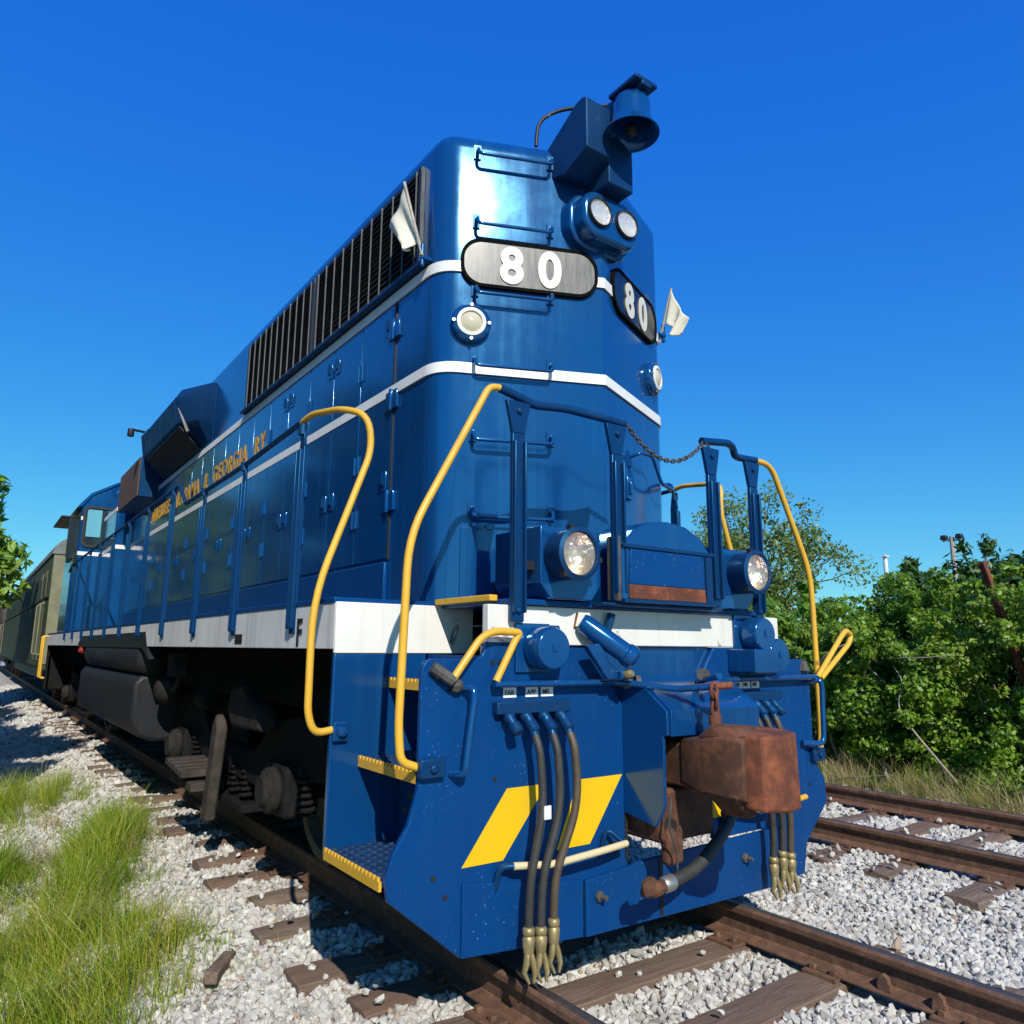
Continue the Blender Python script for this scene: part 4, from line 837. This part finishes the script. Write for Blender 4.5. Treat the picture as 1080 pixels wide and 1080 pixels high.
q.box(-1.40, -1.14, 3.55, 4.25, .30, .37); P('step_boards', q, 'wood_dark', bevel=.008)
q = M(); q.prism([(3.30, .12), (3.46, .10), (3.30, .84), (3.22, .92), (3.14, .80)], 'x', -1.34, -1.26); P('brake_hanger', q, 'wood_dark', bevel=.02)
q = M(); q.prism([(2.30, .86), (2.35, 1.0), (2.75, 1.16), (3.02, 1.12), (3.08, .95), (2.95, .84)], 'x', -1.30, -1.16); P('sand_pipe_shield', q, 'dusty_iron', bevel=.03)
P('air_filter', M().lathe([(.02, -.12), (.10, -.10), (.14, -.03), (.14, .05), (.10, .12), (.05, .16)], (-1.26, 5.25, 1.00), (-.4, -1, 0), 20), 'dusty_iron', smooth=50)
q = M(); q.box(-1.36, -1.2, 4.65, 4.95, 1.14, 1.36); q.tube([(-1.28, 4.8, 1.42), (-1.28, 4.8, 1.1), (-1.28, 5.0, 1.0)], .03, 8); P('valve', q, 'dusty_iron', bevel=.02)
q = M(); q.prism([(-1.30, .47), (-1.46, .53), (-1.53, .70), (-1.53, 1.05), (-1.46, 1.13), (1.46, 1.13), (1.53, 1.05), (1.53, .70), (1.46, .53), (1.30, .47)], 'y', 5.6, 9.9); P('fuel_tank', q, 'tank', bevel=.04, seg=3)
for sx in (-1, 1):
    P('air_reservoir', M().lathe([(.05, 0), (.15, .03), (.18, .09), (.18, 4.1), (.15, 4.16), (.05, 4.19)], (sx*1.36, 5.5, 1.30), (0, 1, 0), 24), 'tank', smooth=50)
    q = M(); q.prism([(5.0, 1.30), (5.25, 1.56), (10.3, 1.56), (10.6, 1.44), (10.6, 1.40), (5.4, 1.40)], 'x', sx*1.526, sx*1.40); P('reservoir_cover', q, 'black', bevel=.006)
    P('marker_light', M().lathe([(.05, 0), (.05, .08), (.03, .11)], (sx*1.45, 10.2, 1.35), (sx, -.6, 0), 14), 'reddish')
# ------------------------------------------------------------------ flags stuck in brackets on the hood corners
def flag(name, lab, base, tip, quad):
    t = thing(name, lab, 'flag', base, 'white flags on the hood corners'); b0 = Vector(base); tp = Vector(tip)-b0
    M().tube([(0, 0, 0), tp*1.02], .009, 8).build('staff', 'pole_wood', t)
    q = M(); n, m_ = 14, 12; vs = []
    for i in range(n+1):
        u = i/n
        for j in range(m_+1):
            v_ = j/m_; A, B, C_, D = [Vector(p)-b0 for p in quad]
            p = (A*(1-u)+B*u)*(1-v_)+(D*(1-u)+C_*u)*v_          # u down the staff, v out along the cloth
            fold = .028*math.sin(v_*11+u*1.5)*(.25+u)*min(1, v_*3)
            vs.append(p+Vector((-fold, fold*.35, -.035*math.sin(math.pi*v_)*(1-u*.5)+.02*math.sin(v_*8)*u)))
    q.add(vs, [(i*(m_+1)+j, i*(m_+1)+j+1, (i+1)*(m_+1)+j+1, (i+1)*(m_+1)+j) for i in range(n) for j in range(m_)])
    o = q.build('cloth', 'flag', t, smooth=80); md = o.modifiers.new('s', 'SOLIDIFY'); md.thickness = .003
    return t
flag('signal_flag', 'white cloth flag hanging beside the radiator grille on the left of the hood', (-1.0, .79, 3.72), (-1.045, .965, 4.27), [(-1.045, .96, 4.265), (-1.01, .83, 3.87), (-1.06, .93, 3.78), (-1.06, 1.15, 4.06)])
flag('signal_flag', 'white cloth flag behind the dark 80 board, seen against the sky', (.97, .74, 3.66), (1.0, .635, 4.05), [(1.0, .635, 4.05), (.98, .68, 3.78), (1.0, .57, 3.66), (1.02, .50, 3.78)])
for sx, y in ((-1, .80), (1, .72)):
    q = M(); q.box(sx*HW, sx*(HW+.07), y-.02, y+.02, 3.70, 3.72); q.tube([(sx*(HW+.06), y, 3.66), (sx*(HW+.06), y, 3.80)], .014, 8); P('flag_bracket', q, 'blue', bevel=.003)
# ================================================================== COACHES
def coach(name, lab, y0, L, body, band_m, roof, group):
    t = thing(name, lab, 'passenger car', (0, y0, 0), group)
    M().box(-1.5, 1.5, 0, L, .85, 2.55).build('lower_side', body, t, .02)
    q = M(); q.prism([(-1.5, 2.552), (-1.5, 3.5), (1.5, 3.5), (1.5, 2.552)], 'y', .02, L-.02); q.build('window_band', band_m, t, .01)
    q = M(); pr = [(-1.53, 3.502)]+[(-1.53*math.cos(a), 3.54+.62*math.sin(a)) for a in [i*math.pi/14 for i in range(15)]]+[(1.53, 3.502)]; q.prism(pr, 'y', -.05, L+.05); q.build('roof', roof, t, 0, 25)
    for sx in (-1, 1):
        M().box(sx*1.501, sx*1.53, 0, L, 2.50, 2.56).build('belt_rail', body, t, .006); M().box(sx*1.501, sx*1.525, 0, L, .93, 1.02).build('sill_rail', body, t, .006)
        y = 4.2
        while y < L-3.5:
            f = M().box(sx*1.5012, sx*1.512, y, y+.95, 2.62, 3.18).build('window', body, t, .01); M().box(sx*1.5122, sx*1.515, y+.06, y+.89, 2.68, 3.12).build('pane', 'coach_pane', f); y += 1.45
        for yy in (1.0, 2.2):
            d = M().box(sx*1.501, sx*1.515, yy, yy+.75, 1.05, 3.2).build('door', 'coach_cream', t, .01); M().box(sx*1.516, sx*1.52, yy+.15, yy+.6, 2.5, 3.05).build('pane', 'coach_pane', d)
            M().tube(fillet([(sx*1.5, yy-.08, 2.4), (sx*1.58, yy-.08, 2.4), (sx*1.58, yy-.08, 1.2), (sx*1.5, yy-.08, 1.2)], .05), .018, 8).build('grab_rail', 'coach_cream', t)
    M().box(-.55, .55, -.35, 0, 1.0, 3.5).build('vestibule', 'coach_cream', t, .04); M().box(-1.49, 1.49, -.02, 0, 1.0, 3.5).build('end_wall', 'coach_cream', t)
    for yc in (2.6, L-2.6):
        for sx in (-1, 1):
            fr = M().prism([(yc-1.5, .45), (yc-1.5, .75), (yc+1.5, .75), (yc+1.5, .45), (yc+.7, .30), (yc-.7, .30)], 'x', sx*.98, sx*1.08).build('truck_frame', 'dusty_iron', t, .02)
            for dy in (-1.1, 1.1): M().lathe([(.46, 0), (.49, .03), (.45, .04), (.44, .13), (.12, .1), (.10, .3)], (sx*(RG-.06), yc+dy, .457), (sx, 0, 0), 28).build('wheel', 'rust_dark', t)
    M().box(-1.1, 1.1, 4.6, L-4.6, .45, .94).build('underfloor_gear', 'letter_black', t, .03)
    return t
coach('passenger_coach', 'green passenger coach with cream end coupled behind the blue locomotive', 17.3, 24, 'coach_green', 'coach_grey', 'coach_roof', 'coaches of the train')
coach('passenger_coach', 'dark red passenger coach at the far left behind the green one', 42.2, 24, 'coach_red', 'coach_red', 'coach_roof', 'coaches of the train')

# ================================================================== FOLIAGE
def leaves(name, parent, centers, rad, n, size, mat, tr=None, elong=1.6, up=.35, flat=.8):
    """n folded leaves spread through clumps (centres with radii)"""
    cen = np.array(centers); rd = np.array(rad); p = rd**2; ci = rng.choice(len(cen), n, p=p/p.sum())
    d = rng.normal(size=(n, 3)); d /= np.linalg.norm(d, axis=1, keepdims=True); r = rng.uniform(.0, 1, n)**.42
    pos = cen[ci]+d*(r*rd[ci])[:, None]*np.array([1, 1, flat])
    nrm = d*.8+rng.normal(0, .55, (n, 3)); nrm[:, 2] += up; nrm /= np.linalg.norm(nrm, axis=1, keepdims=True)
    t = rng.normal(size=(n, 3)); t[:, 2] -= .5; t -= nrm*(t*nrm).sum(1, keepdims=True); t /= np.linalg.norm(t, axis=1, keepdims=True); s = np.cross(nrm, t)
    sz = size*np.exp(rng.normal(0, .28, n))[:, None]; L_ = sz*elong
    V = np.stack([pos-t*L_*.5, pos+s*sz*.5-nrm*sz*.14, pos+t*L_*.5-nrm*sz*.12, pos-s*sz*.5-nrm*sz*.14], 1).reshape(-1, 3)
    ctint = rng.uniform(.0, .45, len(cen)); tint = np.clip(ctint[ci]+rng.uniform(0, .55, n)+.06*rng.normal(size=n), 0, 1)
    o = big_mesh(name, V, [(0, 1, 2), (0, 2, 3)], 4, mat, tint); o.parent = parent; return o
def limb(q, a, b_, r0, r1, wob=.06, n=6):
    a, b_ = Vector(a), Vector(b_); L_ = (b_-a).length
    pts = [a.lerp(b_, i/n)+Vector([random.uniform(-1, 1)*wob*L_*(0 < i < n) for _ in range(3)]) for i in range(n+1)]
    q.tube(pts, [r0+(r1-r0)*i/n for i in range(n+1)], 7); return pts
def bush(lab, x, y, w_, d_, h, n, size, mat, seed, group='bushes of the hedge', top=0.):
    random.seed(seed); g = float(gh(x, y)); t = thing('hedge_bush', lab, 'bush', (x, y, g), group)
    cen, rad = [], []; k = int(31*max(1, w_*d_*h/8))
    for i in range(k):
        z = random.uniform(.10, 1)**.9*h; q_ = 1-.35*(z/h)**2
        cen.append((random.uniform(-1, 1)*w_/2*q_, random.uniform(-1, 1)*d_/2*q_, z-.1)); rad.append(random.uniform(.20, .46)*(1 if z < h*.8 else .7))
    for i in range(int(5*d_)):
        cen.append((random.uniform(-.5, .5)*w_, random.uniform(-.5, .5)*d_, h+random.uniform(-.1, .35+top))); rad.append(random.uniform(.10, .24))
    for i in range(int(70*d_*h/4)):          # stray sprays that break the outline
        z = random.uniform(.15, 1)*h; q_ = 1.12-.30*(z/h)**2; a = random.uniform(0, 6.28)
        cen.append((math.cos(a)*w_*.62*q_*random.uniform(.8, 1.15), math.sin(a)*d_*.58*q_*random.uniform(.8, 1.1), z+random.uniform(-.05, .2))); rad.append(random.uniform(.07, .17))
    leaves('foliage', t, cen, rad, n, size, mat)
    q = M()
    for i in range(7): a = (random.uniform(-.3, .3)*w_, random.uniform(-.45, .45)*d_, -.1); limb(q, a, (a[0]+random.uniform(-.3, .3), a[1]+random.uniform(-.6, .6), h*random.uniform(.6, .95)), .028, .006, .08)
    q.build('stems', 'twig', t, 0, 60); return t
HB = [('broad leafy green bush of the hedge straight right of the coupler', 7.35, 3.7, 1.5, 2.1, 2.1, 'leaf_vine', 11), ('dense vine covered bush of the hedge at the middle of the right edge', 7.5, 2.2, 1.5, 2.2, 2.35, 'leaf_vine', 12),
      ('vine covered bush of the hedge with the rusty post leaning in it', 7.6, .5, 1.5, 2.2, 2.45, 'leaf_vine', 13), ('bush of the hedge at the lower right corner beyond the frame edge', 7.5, -1.4, 1.5, 2.2, 2.5, 'leaf_vine', 14),
      ('bright lime green bush of the hedge seen behind the right hand stairs', 7.7, 5.5, 1.6, 2.4, 2.0, 'leaf_lime', 15), ('lime green bush of the hedge partly behind the hood', 7.8, 7.7, 1.7, 2.6, 2.5, 'leaf_lime', 16), ('green bush of the hedge hidden mostly by the locomotive', 7.8, 10.2, 1.7, 2.8, 2.5, 'leaf_vine', 17)]
for lab, x, y, a, b_, h, mt, sd_ in HB: bush(lab, x, y, a, b_, h, 40000 if y < 5 else 20000, .039 if y < 5 else .05, mt, sd_, top=0.)
def twig(lab, pts, r):
    p = [Vector(a) for a in pts]; o = M().tube(fillet([a-p[0] for a in p], .15, 4), [r*(1-.6*i/(len(fillet(pts, .15, 4))-1)) for i in range(len(fillet(pts, .15, 4)))], 6).build('bare_branch', 'twig', None, 0, 60); o.location = p[0]; tag(o, lab, 'branch', 'bare branches in the hedge')
twig('bare forked pale branch curving down the face of the hedge', [(6.75, 1.55, -.1), (6.55, 1.9, .45), (6.55, 2.1, .75), (6.6, 2.0, 1.05), (6.65, 2.15, 1.25)], .016)
twig('bare pale twig sticking out of the hedge to the left', [(6.6, 3.2, 1.1), (6.45, 3.0, 1.35), (6.5, 2.75, 1.5), (6.7, 2.6, 1.55)], .011)
twig('bare pale twig lying level across the hedge face', [(6.6, 2.2, 1.34), (6.5, 1.7, 1.35), (6.6, 1.4, 1.38)], .010)
twig('dry stalk on the ground at the foot of the hedge', [(6.4, 2.9, -.22), (6.3, 2.5, -.12), (6.35, 2.1, -.05)], .012)
def conifer(lab, x, y, h, r, seed, n=16000, size=.055, mat='leaf_conifer', base=.0, group='conifers behind the hedge'):
    random.seed(seed); g = float(gh(x, y)); t = thing('conifer_tree', lab, 'tree', (x, y, g), group); cen, rad = [], []; q = M()
    limb(q, (0, 0, -.1), (0, 0, h*.97), .09*h/4, .012, .01)
    k = int(75*h/3)
    for i in range(k):
        z = base+(h-base)*random.uniform(.02, 1)**.8; rr = r*(1-(z/h))**.62+.03; a = random.uniform(0, 6.28); e = random.uniform(.15, 1)
        cen.append((rr*e*math.cos(a), rr*e*math.sin(a), z)); rad.append(.06+.20*rr)
        if i % 6 == 0: limb(q, (0, 0, max(0, z-.2)), (rr*e*math.cos(a), rr*e*math.sin(a), z), .02, .006, .04, 4)
    q.build('trunk', 'bark', t, 0, 60); leaves('crown', t, cen, rad, n, size, mat, elong=2.6, up=.1, flat=1.2); return t
BK = [(9.4, 5.6, 2.3), (10.6, 3.6, 2.3), (11.2, 7.4, 2.3), (11.5, .8, 2.5), (11.3, -1.8, 2.5), (12.5, 10.5, 2.5)]
for i, (x, y, h) in enumerate(BK): bush('bush growing behind the hedge, only its top showing', x, y, 2.2, 3.4, h, 9000, .07, 'leaf_lime' if i < 3 else 'leaf_vine', 200+i, 'bushes behind the hedge')
CF = [(9.6, 2.1, 3.45, 1.9), (9.9, .95, 3.6, 2.0), (10.0, -.2, 3.75, 2.0), (9.7, -1.4, 3.8, 2.0), (8.9, 2.9, 3.2, 1.3), (10.6, 1.5, 3.5, 1.8), (10.7, .3, 3.8, 1.8)]
LB = ['dark conifer rising above the hedge just right of the lamp pole', 'tallest dark conifer above the hedge near the right edge', 'dark conifer above the hedge behind the rusty post', 'dark conifer above the hedge beyond the right frame edge', 'small dark conifer above the hedge beside the white pole', 'dark conifer further back between the lamp pole and the rusty post', 'dark conifer further back beyond the rusty post']
for i, (x, y, h, r) in enumerate(CF): conifer(LB[i], x, y, h, r, 40+i)
def tree(lab, x, y, h, cr, cz, mat, seed, n, size, group, name='broadleaf_tree', spread=1., clumps=34, gap=.4, tr=.12):
    random.seed(seed); g = float(gh(x, y)); t = thing(name, lab, 'tree', (x, y, g), group); cen, rad = [], []; q = M()
    tp = limb(q, (0, 0, -.2), (random.uniform(-.2, .2), random.uniform(-.2, .2), cz*.75), tr, tr*.6, .03); top = tp[-1]
    for i in range(clumps):
        a = random.uniform(0, 6.28); u = random.uniform(-1, 1); rr = random.uniform(.45, 1)
        c = Vector((cr*spread*rr*math.cos(a)*math.sqrt(1-u*u), cr*spread*rr*math.sin(a)*math.sqrt(1-u*u), cz+(h-cz)*u*rr)); cen.append(c); rad.append(cr*random.uniform(.16, .36)*gap/.4)
        if i % 2 == 0: limb(q, top+Vector((0, 0, -random.uniform(0, .4)*cz*.4)), c, tr*.32, .008, .07, 6)
    q.build('trunk', 'bark', t, 0, 60); leaves('crown', t, [tuple(c) for c in cen], rad, n, size, mat); return t
tree('pale feathery tree with bare limbs seen between the handrails on the right', 12.2, 8.2, 5.5, 2.2, 3.7, 'leaf_pale', 60, 17000, .050, None, clumps=80, gap=.33)
tree('slender leafy sapling standing up out of the hedge near the yellow handrail', 9.0, 4.6, 3.05, .7, 2.3, 'leaf_lime', 61, 900, .08, None, clumps=14, tr=.04)
tree('pale tree far behind the gangway box', 14.0, 15.5, 6.2, 2.6, 4.4, 'leaf_pale', 62, 5000, .09, None, clumps=40, gap=.34)
# trees along the left of the line: they show in the paint and throw the shade on the gravel
conifer('shaggy cedar at the left edge of the picture beside the coaches', -3.95, 20.5, 8.6, 2.8, 70, 18000, .11, 'leaf_vine', 2.4, 'trees along the left of the line')
LT = [(-7.0, 64, 9.5, 3.0, 5), (-8.2, 78, 9.5, 3.2, 5), (-6.2, 97, 9, 2.8, 5), (-9, 110, 10, 4, 5), (-5.2, 5.2, 7.0, 1.35, 5.2), (-5.6, 8.4, 7.4, 1.6, 5.4), (-5.9, 12.5, 7.6, 1.8, 5.4), (-9.8, 38, 9.5, 3.2, 5.4), (-9.6, 46, 9.5, 3.4, 5.4), (-9.8, 56, 9.5, 3.6, 5.4), (-9.5, 1.5, 7.2, 2.6, 4.2), (-10.5, 6.0, 9.0, 3.2, 5.2), (-9.6, 10.5, 8.0, 2.9, 4.8), (-10.6, 15.5, 9.5, 3.3, 5.4), (-8.6, 13.0, 6.5, 2.2, 3.6), (-10.0, 26, 9.5, 3.2, 5.4), (-7.2, 9.2, 5.0, 1.7, 2.9), (-9.8, 31, 9, 3, 5.2)]
for i, (x, y, h, r, cz) in enumerate(LT): tree('broad dark leafy tree in the row left of the gravel', x, y, h, r, cz, 'leaf_dark', 80+i, 6500, .16, 'row of trees left of the gravel', clumps=40, gap=.5, tr=.2)
for i, (x, y) in enumerate([(-8.2, 3.4), (-8.4, 7.2), (-8.3, 11.8), (-8.6, 17.0), (-8.2, 22.0), (-8.8, -.5)]): bush('low dark bush at the foot of the trees left of the gravel', x, y, 1.8, 4.2, 1.9, 6000, .13, 'leaf_dark', 100+i, 'bushes left of the gravel')
for i, (x, y, h, r) in enumerate([(10.5, 17, 5.2, 2.3), (11.5, 24, 6.5, 2.8), (10.2, 33, 6.2, 2.8), (12, 44, 7.5, 3.3), (10.5, 58, 7.5, 3.3), (12, 75, 8, 3.6)]): tree('leafy tree in the row along the right of the tracks beyond the hedge', x, y, h, r, h*.55, 'leaf_dark', 300+i, 5500, .15, 'row of trees right of the tracks', clumps=36, gap=.5, tr=.18)
for i, y in enumerate((13.5, 17.5, 22, 28, 35)): bush('low bush along the right of the tracks beyond the hedge', 8.3, y, 2.0, 5.0, 2.2, 6000, .12, 'leaf_dark', 330+i, 'bushes right of the tracks')
# ------------------------------------------------------------------ poles
t = thing('rusty_post', 'rusty steel post leaning out of the hedge at the right edge', 'post', (7.2, .93, 1.35)); q = M(); q.prism([(-.05, -.03), (.05, -.03), (.05, -.01), (.012, -.01), (.012, .05), (-.012, .05), (-.012, -.01), (-.05, -.01)], 'z', -1.5, 1.13); q.map(lambda a, b_, c: (a-.34*c, b_+.11*c, c)); q.build('shaft', 'rust', t, .003)
t = thing('white_pole', 'slim white pole standing behind the hedge', 'pole', (17.0, 7.5, -.4)); M().lathe([(.055, 0), (.055, 4.3), (.04, 4.34), (.04, 4.40)], (0, 0, 0), (0, 0, 1), 12).build('shaft', 'pole_white', t); M().box(-.08, .08, -.08, .08, 4.33, 4.37).build('cap', 'pole_white', t)
t = thing('light_pole', 'wooden pole with two black floodlights above the conifers', 'light pole', (36.8, 14.3, -.4)); M().lathe([(.14, 0), (.11, 7.55)], (0, 0, 0), (.0, 0, 1), 10).build('shaft', 'pole_wood', t)
M().box(-.05, .05, -.45, .45, 7.32, 7.40).build('crossarm', 'pole_wood', t)
for s in (-1, 1): q = M(); q.prism([(-.17, 0), (.17, 0), (.12, .22), (-.12, .22)], 'x', -.14, .14); q.map(lambda a, b_, c: (a, b_+s*.36, c+7.42)); q.build('floodlight', 'letter_black', t, .02)
